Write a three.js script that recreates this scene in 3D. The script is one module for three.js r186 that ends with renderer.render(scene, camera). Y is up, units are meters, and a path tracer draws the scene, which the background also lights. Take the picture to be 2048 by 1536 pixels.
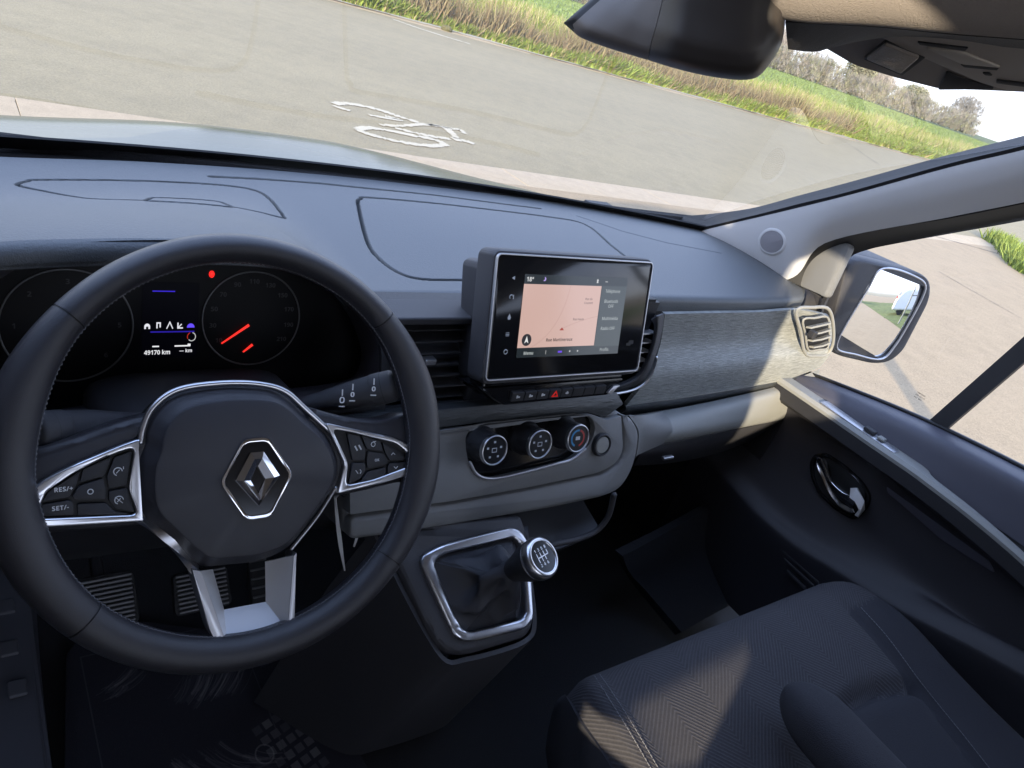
import * as THREE from 'three';
import { mergeGeometries, mergeVertices, toCreasedNormals } from 'three/addons/utils/BufferGeometryUtils.js';
import { ConvexGeometry } from 'three/addons/geometries/ConvexGeometry.js';
import { RoundedBoxGeometry } from 'three/addons/geometries/RoundedBoxGeometry.js';
import { TextGeometry } from 'three/addons/geometries/TextGeometry.js';
import { FontLoader } from 'three/addons/loaders/FontLoader.js';

// ------------------------------------------------------------------ camera, sky, sun, exposure
const scene = new THREE.Scene();
const rad = THREE.MathUtils.degToRad;
const camera = new THREE.PerspectiveCamera(54.57, 4 / 3, 0.02, 3000);
camera.position.set(-0.601, 1.489, 0.506);            // phone held beside the driver's head
camera.rotation.order = 'YXZ';
camera.rotation.set(rad(-27.34), rad(-42.64), rad(18.79));
scene.add(camera);

const SUN = new THREE.Vector3(-1, 0.38, 1).normalize();   // low sun, from behind the driver's side
{
  const W = 512, H = 256, d = new Float32Array(W * H * 4), v = new THREE.Vector3();
  for (let j = 0; j < H; j++) for (let i = 0; i < W; i++) {
    const th = ((i + 0.5) / W - 0.5) * 2 * Math.PI, ph = ((j + 0.5) / H - 0.5) * Math.PI;
    v.set(Math.cos(ph) * Math.cos(th), Math.sin(ph), Math.cos(ph) * Math.sin(th));
    const e = Math.max(0, v.y), k = Math.pow(e, 0.5), s = Math.max(0, v.dot(SUN));
    const g = 0.55 * Math.pow(s, 6) + 1.1 * Math.pow(s, 40);
    let c = [0.55 + (0.31 - 0.55) * k, 0.57 + (0.44 - 0.57) * k, 0.60 + (0.76 - 0.60) * k];
    c = [c[0] + g, c[1] + g * 0.92, c[2] + g * 0.8];
    if (v.y < 0) c = [0.2, 0.2, 0.19];
    const o = (j * W + i) * 4; d[o] = c[0]; d[o + 1] = c[1]; d[o + 2] = c[2]; d[o + 3] = 1;
  }
  const sky = new THREE.DataTexture(d, W, H, THREE.RGBAFormat, THREE.FloatType);
  sky.mapping = THREE.EquirectangularReflectionMapping; sky.magFilter = sky.minFilter = THREE.LinearFilter; sky.needsUpdate = true;
  scene.background = sky; scene.environment = sky;
}
const sun = new THREE.DirectionalLight(new THREE.Color(1, 0.86, 0.64), 2.5);
sun.position.copy(SUN).multiplyScalar(60); sun.castShadow = true; sun.shadow.radius = 0.8;
sun.shadow.mapSize.set(2048, 2048);
Object.assign(sun.shadow.camera, { left: -40, right: 40, top: 40, bottom: -40, near: 1, far: 160 });
scene.add(sun, sun.target);
const renderer = new THREE.WebGLRenderer({ antialias: true });
renderer.toneMapping = THREE.LinearToneMapping;
renderer.toneMappingExposure = 4.05;
renderer.shadowMap.enabled = true;

// ------------------------------------------------------------------ helpers
let seed = 7; const rnd = () => { seed = (seed * 16807) % 2147483647; return seed / 2147483647; };
const rr = (a, b) => a + (b - a) * rnd();
const V = (a) => new THREE.Vector3(a[0], a[1], a[2] || 0);
const taken = {};
const numbered = (n) => { const k = taken[n] = (taken[n] ?? -1) + 1; return k ? n + '_' + String(k).padStart(3, '0') : n; };
function mesh(name, geo, mat, parent, label) {
  const m = new THREE.Mesh(geo, mat); m.name = name; m.castShadow = m.receiveShadow = true;
  if (label) m.userData.label = label;
  if (parent) parent.add(m);
  return m;
}
function thing(name, label, category, pos = [0, 0, 0], rx = 0) {
  const g = new THREE.Group(); g.name = numbered(name); g.userData = { label, category };
  g.position.set(...pos); g.rotation.x = rx; scene.add(g); return g;
}
function part(name, parent, pos = [0, 0, 0], rx = 0) {
  const g = new THREE.Group(); g.name = name; g.position.set(...pos); g.rotation.x = rx; parent.add(g); return g;
}
function structure(name, geo, mat) { const m = mesh(numbered(name), geo, mat, scene); m.userData.kind = 'structure'; return m; }
const lerp = (a, b, t) => a + (b - a) * t;
const sstep = (a, b, x) => { const t = Math.min(1, Math.max(0, (x - a) / (b - a))); return t * t * (3 - 2 * t); };
function pw(xs, ys) {            // smooth piecewise curve
  return (x) => { let i = 0; while (i < xs.length - 2 && x > xs[i + 1]) i++;
    const t = Math.min(1, Math.max(0, (x - xs[i]) / (xs[i + 1] - xs[i])));
    const m = (k) => { if (k <= 0 || k >= xs.length - 1) return 0; return (ys[k + 1] - ys[k - 1]) / (xs[k + 1] - xs[k - 1]); };
    const h = xs[i + 1] - xs[i], t2 = t * t, t3 = t2 * t;
    return (2 * t3 - 3 * t2 + 1) * ys[i] + (t3 - 2 * t2 + t) * h * m(i) + (-2 * t3 + 3 * t2) * ys[i + 1] + (t3 - t2) * h * m(i + 1); };
}
const cr = (a, b, c, d, t) => 0.5 * (2 * b + (c - a) * t + (2 * a - 5 * b + 4 * c - d) * t * t + (3 * b - a - 3 * c + d) * t * t * t);
function resample(row, n, closed) {
  const L = row.length, out = [], segs = closed ? L : L - 1;
  const at = (i) => closed ? row[(i + L) % L] : row[Math.min(L - 1, Math.max(0, i))];
  for (let i = 0; i < segs; i++) for (let k = 0; k < n; k++) {
    const t = k / n, p = [0, 1, 2].map((q) => cr(at(i - 1)[q], at(i)[q], at(i + 1)[q], at(i + 2)[q], t)); out.push(p);
  }
  if (!closed) out.push(row[L - 1].slice());
  return out;
}
// surface through a grid of control points; su / sv subdivide, thick gives it a back
function loft(rows, { su = 1, sv = 1, closed = false, thick = 0, flip = false, caps = false } = {}) {
  let g = rows.map((r) => su > 1 ? resample(r, su, closed) : r.map((p) => p.slice()));
  if (sv > 1) { const cols = g[0].map((_, j) => resample(g.map((r) => r[j]), sv, false)); g = cols[0].map((_, i) => cols.map((c) => c[i])); }
  if (closed) g = g.map((r) => [...r, r[0].slice()]);
  const nr = g.length, nc = g[0].length, pos = [], uv = [], idx = [];
  for (let i = 0; i < nr; i++) { let u = 0;
    for (let j = 0; j < nc; j++) {
      if (j) u += Math.hypot(g[i][j][0] - g[i][j - 1][0], g[i][j][1] - g[i][j - 1][1], g[i][j][2] - g[i][j - 1][2]);
      pos.push(...g[i][j]); let v = 0; uv.push(u, v);
    } }
  for (let j = 0; j < nc; j++) { let v = 0; for (let i = 0; i < nr; i++) { if (i) v += Math.hypot(g[i][j][0] - g[i - 1][j][0], g[i][j][1] - g[i - 1][j][1], g[i][j][2] - g[i - 1][j][2]); uv[(i * nc + j) * 2 + 1] = v; } }
  const q = (a, b, c, d) => flip ? idx.push(a, c, b, b, c, d) : idx.push(a, b, c, b, d, c);
  for (let i = 0; i < nr - 1; i++) for (let j = 0; j < nc - 1; j++) q(i * nc + j, i * nc + j + 1, (i + 1) * nc + j, (i + 1) * nc + j + 1);
  const geo = new THREE.BufferGeometry();
  const make = () => { geo.setAttribute('position', new THREE.Float32BufferAttribute(pos, 3)); geo.setAttribute('uv', new THREE.Float32BufferAttribute(uv, 2)); geo.setIndex(idx); geo.computeVertexNormals(); };
  make();
  if (closed) { const n = geo.attributes.normal; for (let i = 0; i < nr; i++) { const a = i * nc, b = i * nc + nc - 1; const x = n.getX(a) + n.getX(b), y = n.getY(a) + n.getY(b), z = n.getZ(a) + n.getZ(b), l = Math.hypot(x, y, z) || 1; n.setXYZ(a, x / l, y / l, z / l); n.setXYZ(b, x / l, y / l, z / l); } }
  const parts = [geo];
  if (thick) {
    const n = geo.attributes.normal, back = pos.slice(), N = nr * nc;
    for (let i = 0; i < N; i++) { back[i * 3] -= n.getX(i) * thick; back[i * 3 + 1] -= n.getY(i) * thick; back[i * 3 + 2] -= n.getZ(i) * thick; }
    const b = new THREE.BufferGeometry(); b.setAttribute('position', new THREE.Float32BufferAttribute(back, 3)); b.setAttribute('uv', new THREE.Float32BufferAttribute(uv.slice(), 2));
    const bi = []; for (let i = 0; i < idx.length; i += 3) bi.push(idx[i], idx[i + 2], idx[i + 1]); b.setIndex(bi); b.computeVertexNormals(); parts.push(b);
    const loop = []; for (let j = 0; j < nc; j++) loop.push(j); for (let i = 1; i < nr; i++) loop.push(i * nc + nc - 1); for (let j = nc - 2; j >= 0; j--) loop.push((nr - 1) * nc + j); for (let i = nr - 2; i >= 0; i--) loop.push(i * nc);
    const ep = [], eu = [], ei = [];
    loop.forEach((k) => { ep.push(pos[k * 3], pos[k * 3 + 1], pos[k * 3 + 2], back[k * 3], back[k * 3 + 1], back[k * 3 + 2]); eu.push(uv[k * 2], uv[k * 2 + 1], uv[k * 2], uv[k * 2 + 1]); });
    for (let i = 0; i < loop.length - 1; i++) ei.push(i * 2, i * 2 + 1, i * 2 + 2, i * 2 + 2, i * 2 + 1, i * 2 + 3);
    const e = new THREE.BufferGeometry(); e.setAttribute('position', new THREE.Float32BufferAttribute(ep, 3)); e.setAttribute('uv', new THREE.Float32BufferAttribute(eu, 2)); e.setIndex(ei); e.computeVertexNormals(); parts.push(e);
  }
  if (caps) for (const i of [0, nr - 1]) {
    const c = [0, 0, 0]; for (let j = 0; j < nc - 1; j++) for (let k = 0; k < 3; k++) c[k] += g[i][j][k] / (nc - 1);
    const p = [...c], u = [0, 0], ix = []; for (let j = 0; j < nc; j++) { p.push(...g[i][j]); u.push(g[i][j][0] - c[0], g[i][j][1] - c[1]); if (j) i ? ix.push(0, j + 1, j) : ix.push(0, j, j + 1); }
    const e = new THREE.BufferGeometry(); e.setAttribute('position', new THREE.Float32BufferAttribute(p, 3)); e.setAttribute('uv', new THREE.Float32BufferAttribute(u, 2)); e.setIndex(ix); e.computeVertexNormals(); parts.push(e);
  }
  return parts.length > 1 ? merge(parts) : geo;
}
function merge(list) {
  return mergeGeometries(list.map((g) => { let q = g.index ? g.toNonIndexed() : g; q = q.clone(); for (const k of Object.keys(q.attributes)) if (!['position', 'normal', 'uv'].includes(k)) q.deleteAttribute(k);
    if (!q.attributes.uv) q.setAttribute('uv', new THREE.Float32BufferAttribute(new Float32Array(q.attributes.position.count * 2), 2)); q.morphAttributes = {}; return q; }));
}
function roundPoly(pts, r, Cls = THREE.Shape) {
  const s = new Cls(), n = pts.length;
  for (let i = 0; i < n; i++) {
    const p = pts[i], a = pts[(i + n - 1) % n], b = pts[(i + 1) % n], R = Array.isArray(r) ? r[i] : r;
    const da = Math.hypot(a[0] - p[0], a[1] - p[1]), db = Math.hypot(b[0] - p[0], b[1] - p[1]), q = Math.min(R, da * 0.48, db * 0.48);
    const A = [p[0] + (a[0] - p[0]) / da * q, p[1] + (a[1] - p[1]) / da * q], B = [p[0] + (b[0] - p[0]) / db * q, p[1] + (b[1] - p[1]) / db * q];
    i ? s.lineTo(A[0], A[1]) : s.moveTo(A[0], A[1]);
    s.quadraticCurveTo(p[0], p[1], B[0], B[1]);
  }
  s.closePath(); return s;
}
// a plate whose front face lies at z = front
function plate(shape, depth, bevel = 0, front = 0, seg = 6, bs = 2) {
  const g = new THREE.ExtrudeGeometry(shape, { depth: depth - bevel, bevelEnabled: bevel > 0, bevelSize: bevel, bevelOffset: -bevel, bevelThickness: bevel, bevelSegments: bs, curveSegments: seg });
  g.translate(0, 0, front - depth); return toCreasedNormals(g, 0.6);
}
function tube(pts, r, { seg = 0, rs = 8, closed = false, ends = true } = {}) {
  const c = new THREE.CatmullRomCurve3(pts.map(V), closed, 'centripetal'), n = seg || pts.length * 5;
  const g = new THREE.TubeGeometry(c, n, r, rs, closed);
  if (closed || !ends) return g;
  const a = new THREE.SphereGeometry(r, rs, 6).translate(...pts[0]), b = new THREE.SphereGeometry(r, rs, 6).translate(pts.at(-1)[0], pts.at(-1)[1], pts.at(-1)[2] || 0);
  return merge([g, a, b]);
}
// a bar of rectangular section along a line of points, w across (along side), h along up
function bar(pts, w, h, side, up) {
  const s = V(side), u = V(up), q = [[-1, -1], [1, -1], [1, 1], [-1, 1]];
  return toCreasedNormals(loft(pts.map((p) => q.map(([a, b]) => { const v = V(p).addScaledVector(s, a * w / 2).addScaledVector(u, b * h / 2); return [v.x, v.y, v.z]; })), { closed: true, caps: true }), 0.5);
}
const rbox = (w, h, d, r = 0.003, s = 2) => new RoundedBoxGeometry(w, h, d, s, Math.min(r, w / 2.01, h / 2.01, d / 2.01));
const box = (w, h, d) => new THREE.BoxGeometry(w, h, d);
const font = await new FontLoader().loadAsync('fonts/droid/droid_sans_bold.typeface.json');
function text(str, size, depth = 0.0003) { const g = new TextGeometry(str, { font, size, depth, curveSegments: 3, bevelEnabled: false }); g.computeBoundingBox(); const b = g.boundingBox; g.translate(-(b.min.x + b.max.x) / 2, -(b.min.y + b.max.y) / 2, 0); return g; }

// ------------------------------------------------------------------ textures and materials
function vnoise(period, s) {                           // tileable value noise
  const t = new Float32Array(period * period); let q = s * 7919 + 13; const R = () => { q = (q * 16807) % 2147483647; return q / 2147483647; };
  for (let i = 0; i < 20; i++) R(); for (let i = 0; i < t.length; i++) t[i] = R();
  return (x, y) => { const xi = Math.floor(x), yi = Math.floor(y), fx = x - xi, fy = y - yi, a = fx * fx * (3 - 2 * fx), b = fy * fy * (3 - 2 * fy), m = (i) => ((i % period) + period) % period;
    return lerp(lerp(t[m(yi) * period + m(xi)], t[m(yi) * period + m(xi + 1)], a), lerp(t[m(yi + 1) * period + m(xi)], t[m(yi + 1) * period + m(xi + 1)], a), b); };
}
function dataTex(size, fn, srgb = false) {
  const d = new Uint8Array(size * size * 4);
  for (let j = 0; j < size; j++) for (let i = 0; i < size; i++) { const c = fn(i / size, j / size), o = (j * size + i) * 4; for (let k = 0; k < 3; k++) d[o + k] = Math.max(0, Math.min(255, (Array.isArray(c) ? c[k] : c) * 255)); d[o + 3] = 255; }
  const t = new THREE.DataTexture(d, size, size); t.wrapS = t.wrapT = THREE.RepeatWrapping; t.magFilter = THREE.LinearFilter; t.minFilter = THREE.LinearMipmapLinearFilter; t.generateMipmaps = true;
  if (srgb) t.colorSpace = THREE.SRGBColorSpace; t.needsUpdate = true; return t;
}
function canvasTex(w, h, draw) {
  const c = document.createElement('canvas'); c.width = w; c.height = h; draw(c.getContext('2d'), w, h);
  const t = new THREE.CanvasTexture(c); t.colorSpace = THREE.SRGBColorSpace; return t;
}
const N = [4, 8, 16, 32, 64, 128, 256].map((p, i) => [p, vnoise(p, i + 1)]);
const fbm = (u, v, a, b) => { let s = 0, w = 0, k = 1; for (let i = a; i <= b; i++) { s += k * N[i][1](u * N[i][0], v * N[i][0]); w += k; k *= 0.6; } return s / w; };
const rep = (t, x, y = x) => { const c = t.clone(); c.repeat.set(x, y); c.needsUpdate = true; return c; };
const grainT = dataTex(256, (u, v) => 0.5 * fbm(u, v, 4, 6) + 0.5 * N[6][1](u * 256, v * 256));
const blotchT = dataTex(256, (u, v) => 0.25 + 0.75 * fbm(u, v, 1, 6));
const col = (r, g, b) => new THREE.Color().setRGB(r, g, b);
const std = (c, rough, o = {}) => new THREE.MeshStandardMaterial({ color: col(...c), roughness: rough, ...o });
const grain = (c, rough, k = 0.00025, s = 25, o = {}) => std(c, rough, { bumpMap: rep(grainT, s), bumpScale: k, ...o });

const M = {};
M.pad = grain([0.082, 0.088, 0.092], 0.5, 0.0005, 8);
M.grey = grain([0.25, 0.25, 0.235], 0.55);
M.mould = grain([0.165, 0.166, 0.165], 0.55);
M.trimGrain = dataTex(512, (u, v) => { const a = N[3][1](u * 32 * 0.5 + 3 * fbm(u, v, 1, 3), v * 32), b = N[5][1](u * 16, v * 128), c = N[6][1](u * 32, v * 256); return 0.2 * a + 0.4 * b + 0.4 * c; });
const trimCol = dataTex(512, (u, v) => { const w = v + 0.03 * fbm(u, v, 0, 2); const b = N[4][1](u * 8, w * 64), c = N[5][1](u * 16, w * 128), d = N[6][1](u * 48, w * 256); const s = 0.35 * b + 0.4 * c + 0.25 * d; return 0.35 + 0.65 * s; });
M.trim = std([0.36, 0.37, 0.35], 0.5, { map: rep(trimCol, 8), bumpMap: rep(trimCol, 8), bumpScale: 0.0009 });
M.darkTrim = std([0.06, 0.065, 0.068], 0.45, { map: rep(trimCol, 5), bumpMap: rep(trimCol, 5), bumpScale: 0.001 });
M.dark = grain([0.02, 0.02, 0.023], 0.55);
M.soft = grain([0.037, 0.036, 0.04], 0.6);
M.door = grain([0.024, 0.023, 0.028], 0.55);
M.doorPad = grain([0.06, 0.06, 0.08], 0.5);
M.stalk = grain([0.045, 0.045, 0.05], 0.45);
M.black = std([0.006, 0.006, 0.007], 0.6);
M.gloss = std([0.008, 0.008, 0.009], 0.12);
M.cluster = new THREE.MeshPhysicalMaterial({ color: col(0.004, 0.004, 0.005), roughness: 0.5, specularIntensity: 0.3 });
M.leather = grain([0.03, 0.029, 0.033], 0.3, 0.0002, 40);
M.hub = grain([0.03, 0.03, 0.036], 0.38, 0.00015, 40);
M.silver = std([0.62, 0.62, 0.64], 0.28, { metalness: 1 });
M.chrome = std([0.8, 0.8, 0.82], 0.1, { metalness: 1 });
M.satin = std([0.5, 0.5, 0.52], 0.4, { metalness: 0.9 });
M.white = std([0.75, 0.75, 0.74], 0.5);
M.brushed = std([0.72, 0.72, 0.73], 0.42, { metalness: 0.7 });
M.ring = std([0.16, 0.16, 0.165], 0.4, { metalness: 0.6 });
M.print = std([0.6, 0.6, 0.6], 0.7);
M.stitch = std([0.16, 0.16, 0.17], 0.8);
M.thread = std([0.17, 0.17, 0.18], 0.8);
M.rubber = grain([0.02, 0.02, 0.021], 0.75, 0.0004, 12);
M.carpet = std([0.018, 0.018, 0.021], 1, { bumpMap: rep(grainT, 12), bumpScale: 0.003 });
M.pillar = grain([0.46, 0.46, 0.47], 0.6, 0.0002);
M.headliner = std([0.2, 0.175, 0.155], 0.95, { bumpMap: rep(grainT, 18), bumpScale: 0.0008 });
M.console = grain([0.16, 0.135, 0.115], 0.6, 0.0002);
M.paint = new THREE.MeshPhysicalMaterial({ color: col(0.125, 0.13, 0.10), roughness: 0.16, metalness: 0, specularIntensity: 0.16 });
M.glass = new THREE.MeshPhysicalMaterial({ color: col(1, 1, 1), roughness: 0, transmission: 1, thickness: 0, ior: 1.45 });
M.mirror = std([0.88, 0.89, 0.9], 0.015, { metalness: 1 });
M.red = std([0.6, 0.02, 0.015], 0.5, { emissive: col(0.8, 0.02, 0.01), emissiveIntensity: 0.1 });

// ------------------------------------------------------------------ outside: ground, road, kerb, verge, field, trees
const GY = -0.12;
{
  const asph = dataTex(512, (u, v) => { const f = 0.62 + 0.16 * (fbm(u, v, 1, 6) - 0.5) + 0.5 * (N[6][1](u * 256, v * 256) - 0.5) * 0.5 + (N[5][1](u * 128 + 7, v * 128) > 0.93 ? -0.2 : 0); return [f, f * 0.975, f * 0.93]; });
  const ground = (x0, x1, z0, z1, y, nx = 40, nz = 20, h) => { const g = new THREE.PlaneGeometry(x1 - x0, z1 - z0, nx, nz).rotateX(-Math.PI / 2).translate((x0 + x1) / 2, y, (z0 + z1) / 2); const p = g.attributes.position, uv = g.attributes.uv; for (let i = 0; i < p.count; i++) { if (h) p.setY(i, y + h(p.getX(i), p.getZ(i))); uv.setXY(i, p.getX(i), p.getZ(i)); } g.computeVertexNormals(); return g; };
  M.lot = std([0.45, 0.35, 0.225], 0.95, { map: rep(asph, 0.7), bumpMap: rep(asph, 0.7), bumpScale: 0.003 });
  M.road = std([0.415, 0.35, 0.21], 0.92, { vertexColors: true, map: rep(asph, 0.55), bumpMap: rep(asph, 0.55), bumpScale: 0.003 });
  M.earth = std([0.16, 0.15, 0.07], 1, { map: rep(asph, 0.3) });
  M.field = std([0.12, 0.16, 0.05], 1, { map: rep(blotchT, 0.06) });
  M.concrete = std([0.6, 0.49, 0.345], 0.95, { map: rep(asph, 1.3), bumpMap: rep(asph, 1.3), bumpScale: 0.003 });
  structure('parking_ground', ground(-60, 120, -4.988, 60, GY), M.lot);
  { const g = ground(-60, 140, -17.4, -5.49, GY - 0.004, 800, 60), p = g.attributes.position, c = new Float32Array(p.count * 3);      // worn streaks and patches along the road
    for (let i = 0; i < p.count; i++) { const x = p.getX(i), z = p.getZ(i), k = 0.8 + 0.12 * fbm(x * 0.013 + 9, z * 0.06 + 9, 1, 4) + 0.1 * fbm(x * 0.004 + 5, z * 0.11 + 5, 1, 3); c.set([k, k, k], i * 3); }
    g.setAttribute('color', new THREE.BufferAttribute(c, 3)); structure('road', g, M.road); }
  // kerb channel slabs
  const kb = new THREE.Group(); kb.name = 'kerb'; kb.userData.kind = 'structure'; scene.add(kb);
  const slabs = [0, 1, 2].map((k) => { const g = rbox(0.996, 0.12, 0.5, 0.003); const uv = g.attributes.uv; for (let i = 0; i < uv.count; i++) uv.setXY(i, uv.getX(i) * 0.98 + k * 0.31, uv.getY(i) * 0.5 + k * 0.17); return g; });
  for (let k = -8; k < 26; k++) { const m = mesh('kerb_slab', slabs[((k % 3) + 3) % 3], M.concrete, kb); m.position.set(k + 0.35, GY - 0.0605 + rr(-0.001, 0.001), -5.235); m.rotation.y = rr(-0.004, 0.004); }
  structure('kerb_bed', box(40, 0.1, 0.6).translate(9, GY - 0.09, -5.23), M.lot);
  // worn joint lines in the parking surface
  const crack = (pts) => { const c = new THREE.CatmullRomCurve3(pts.map(([x, z]) => new THREE.Vector3(x + rr(-0.03, 0.03), GY + 0.004, z + rr(-0.03, 0.03)))); const P = c.getPoints(50), rows = [[], []]; P.forEach((p) => { const w = rr(0.006, 0.02); rows[0].push([p.x, p.y, p.z - w]); rows[1].push([p.x, p.y, p.z + w]); }); return loft(rows); };
  const crk = structure('tar_seam', merge([crack([[12.0781,-0.12,-5.9673],[11.9731,-0.12,-5.4827],[12.4924,-0.12,-5.2002],[14.4919,-0.12,-4.3921]].map((p) => [p[0], p[2]])), crack([[9.5798,-0.12,-3.5721],[9.3776,-0.12,-2.9395],[9.1652,-0.12,-2.3153]].map((p) => [p[0], p[2]])), crack([[19.4556,-0.12,-7.156],[19.2318,-0.12,-6.2402]].map((p) => [p[0], p[2]])), crack([[24.5825,-0.12,-17.575],[27.1173,-0.12,-16.9675],[22.5152,-0.12,-12.0182]].map((p) => [p[0], p[2]]))]), std([0.06, 0.055, 0.05], 0.8));
  // bicycle symbol and edge line in white road paint
  const paint = std([0.44, 0.385, 0.275], 0.85, { bumpMap: rep(asph, 2), bumpScale: 0.003, });
  const bm = new THREE.Group(); bm.name = 'bicycle_marking'; bm.userData = { label: 'worn white bicycle symbol painted on the grey road', category: 'road marking' }; scene.add(bm);
  const stroke = (pts, w, closed) => { const c = new THREE.CatmullRomCurve3(pts.map(([x, z]) => new THREE.Vector3(x, 0, z)), closed), n = pts.length * 10, rows = [[], []]; for (let i = 0; i <= n; i++) { const p = c.getPoint(i / n), t = c.getTangent(i / n), k = 1.7 * w * (rnd() < 0.12 ? 0.35 : 0.7 + 0.5 * rnd()); rows[0].push([p.x - t.z * k / 2, GY + 0.003, p.z + t.x * k / 2]); rows[1].push([p.x + t.z * k / 2, GY + 0.003, p.z - t.x * k / 2]); } return loft(rows); };
  const g2 = (a) => a.map((p) => [p[0], p[2]]);
  mesh('wheel', stroke(g2([[2.694,-0.12,-6.9765],[2.8624,-0.12,-7.0916],[3.0761,-0.12,-7.1242],[3.282,-0.12,-7.058],[3.4273,-0.12,-6.921],[3.5674,-0.12,-6.8339],[3.6098,-0.12,-6.82]]), 0.07), paint, bm);
  mesh('wheel', stroke(g2([[2.6529,-0.12,-6.9009],[2.7059,-0.12,-6.845],[2.7919,-0.12,-6.7903]]), 0.05), paint, bm);
  mesh('wheel', stroke(g2([[2.5926,-0.12,-6.1003],[2.7619,-0.12,-6.2259],[2.982,-0.12,-6.2369],[3.2436,-0.12,-6.2005],[3.4598,-0.12,-6.1704],[3.5097,-0.12,-6.0673],[3.3313,-0.12,-5.933],[3.1358,-0.12,-5.8822],[2.8679,-0.12,-5.8861],[2.6915,-0.12,-5.9543],[2.5858,-0.12,-6.038]]), 0.06, true), paint, bm);
  mesh('frame', stroke(g2([[2.99,-0.12,-6.7608],[3.1686,-0.12,-6.7519],[3.3586,-0.12,-6.7806],[3.2113,-0.12,-6.8431]]), 0.05), paint, bm);
  mesh('frame', stroke(g2([[2.9546,-0.12,-6.4129],[3.2278,-0.12,-6.5133],[3.6612,-0.12,-6.7754],[3.8811,-0.12,-6.8298]]), 0.05), paint, bm);
  mesh('frame', stroke(g2([[3.1122,-0.12,-6.3928],[3.3065,-0.12,-6.3235],[3.5272,-0.12,-6.2948],[3.7212,-0.12,-6.3154]]), 0.06), paint, bm);
  mesh('frame', stroke(g2([[3.6781,-0.12,-6.7837],[3.8679,-0.12,-6.8057],[4.0227,-0.12,-6.7912]]), 0.05), paint, bm);
  mesh('frame', stroke(g2([[3.9429,-0.12,-6.8241],[3.8889,-0.12,-6.5558],[3.8459,-0.12,-6.3696]]), 0.06), paint, bm);
  mesh('handlebar', stroke(g2([[3.9915,-0.12,-6.7941],[4.1314,-0.12,-6.8068],[4.1099,-0.12,-6.656]]), 0.05), paint, bm);
  mesh('saddle', stroke(g2([[3.7624,-0.12,-6.3333],[3.922,-0.12,-6.3367],[3.9981,-0.12,-6.2708]]), 0.07), paint, bm);
  const el = mesh('edge_line', stroke([[8.0943,-0.12,-16.8591],[8.4626,-0.12,-16.4094],[8.9719,-0.12,-16.1031],[9.6678,-0.12,-15.8585]].map((p) => [p[0], p[2]]), 0.12), paint, scene); el.userData = { label: 'short white edge line on the road beside the far kerb', category: 'road marking' };
  // far kerb and verge
  const fk = new THREE.Group(); fk.name = 'far_kerb'; fk.userData.kind = 'structure'; scene.add(fk);
  for (let k = 0; k < 44; k++) { const m = mesh('kerb_slab', slabs[k % 3], M.concrete, fk); m.position.set(2 + k, GY - 0.062 + rr(-0.004, 0.003), -17.52 + rr(-0.08, 0.06)); m.rotation.y = rr(-0.05, 0.05); }
  const rise = (x, z) => 0.05 + 0.25 * sstep(-17.6, -22, z) + 0.006 * Math.max(0, -z - 25);
  structure('verge_ground', ground(-60, 300, -26, -17.7, GY, 120, 16, rise), M.earth);
  structure('field', ground(-300, 800, -420, -25.9, GY, 60, 40, rise), M.field);
  // grass: blades of three tones
  const blade = (w, h, bend) => { const g = new THREE.BufferGeometry(); const p = [], n = 4; for (let i = 0; i <= n; i++) { const t = i / n, ww = w * (1 - t * 0.92); p.push(-ww, h * t, bend * t * t, ww, h * t, bend * t * t); } const ix = []; for (let i = 0; i < n; i++) ix.push(i * 2, i * 2 + 1, i * 2 + 2, i * 2 + 2, i * 2 + 1, i * 2 + 3); g.setAttribute('position', new THREE.Float32BufferAttribute(p, 3)); g.setIndex(ix); g.computeVertexNormals(); return g; };
  const grass = (name, label, n, fx, fz, sc, cols, w = 0.02, h = 0.4) => {
    const m = new THREE.InstancedMesh(blade(w, h, 0.16), new THREE.MeshStandardMaterial({ color: 0xffffff, roughness: 0.8, side: THREE.DoubleSide }), n); m.name = name; m.userData = { label, category: 'grass', kind: 'stuff' };
    const q = new THREE.Quaternion(), e = new THREE.Euler(), mt = new THREE.Matrix4(), c = new THREE.Color();
    for (let i = 0; i < n; i++) { const x = fx(), z = fz(x); const s = sc(x, z); e.set(rr(-0.5, 0.5), rr(0, 6.28), rr(-0.4, 0.4)); q.setFromEuler(e); mt.compose(new THREE.Vector3(x, GY + (z < -17 ? rise(x, z) : 0) - 0.01, z), q, new THREE.Vector3(s, s * rr(0.7, 1.3), s)); m.setMatrixAt(i, mt); const k = cols[Math.floor(rnd() * cols.length)], v = rr(0.7, 1.25); c.setRGB(k[0] * v, k[1] * v, k[2] * v); m.setColorAt(i, c); }
    m.castShadow = m.receiveShadow = true; scene.add(m); return m;
  };
  const green = [[0.17, 0.225, 0.035], [0.2, 0.25, 0.05], [0.11, 0.16, 0.03]], straw = [[0.31, 0.26, 0.14], [0.27, 0.22, 0.11], [0.36, 0.31, 0.19]], brown = [[0.16, 0.12, 0.07], [0.2, 0.17, 0.09]];
  const clump = (x, z) => fbm((x * 0.05) % 1, (z * 0.05) % 1, 1, 4);
  const ragged = (x) => 0.5 * fbm((x * 0.11) % 1, 0.37, 1, 4) - 0.35;
  grass('verge_grass', 'tufted green roadside grass along the far kerb', 190000, () => 4 + 46 * rnd() ** 1.3, (x) => -17.5 + ragged(x) - 4.2 * rnd() ** 1.3, (x, z) => 0.35 + 1.5 * clump(x, z) ** 1.3, [...green, ...green, ...green, straw[0], brown[1]], 0.024, 0.29);
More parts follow.
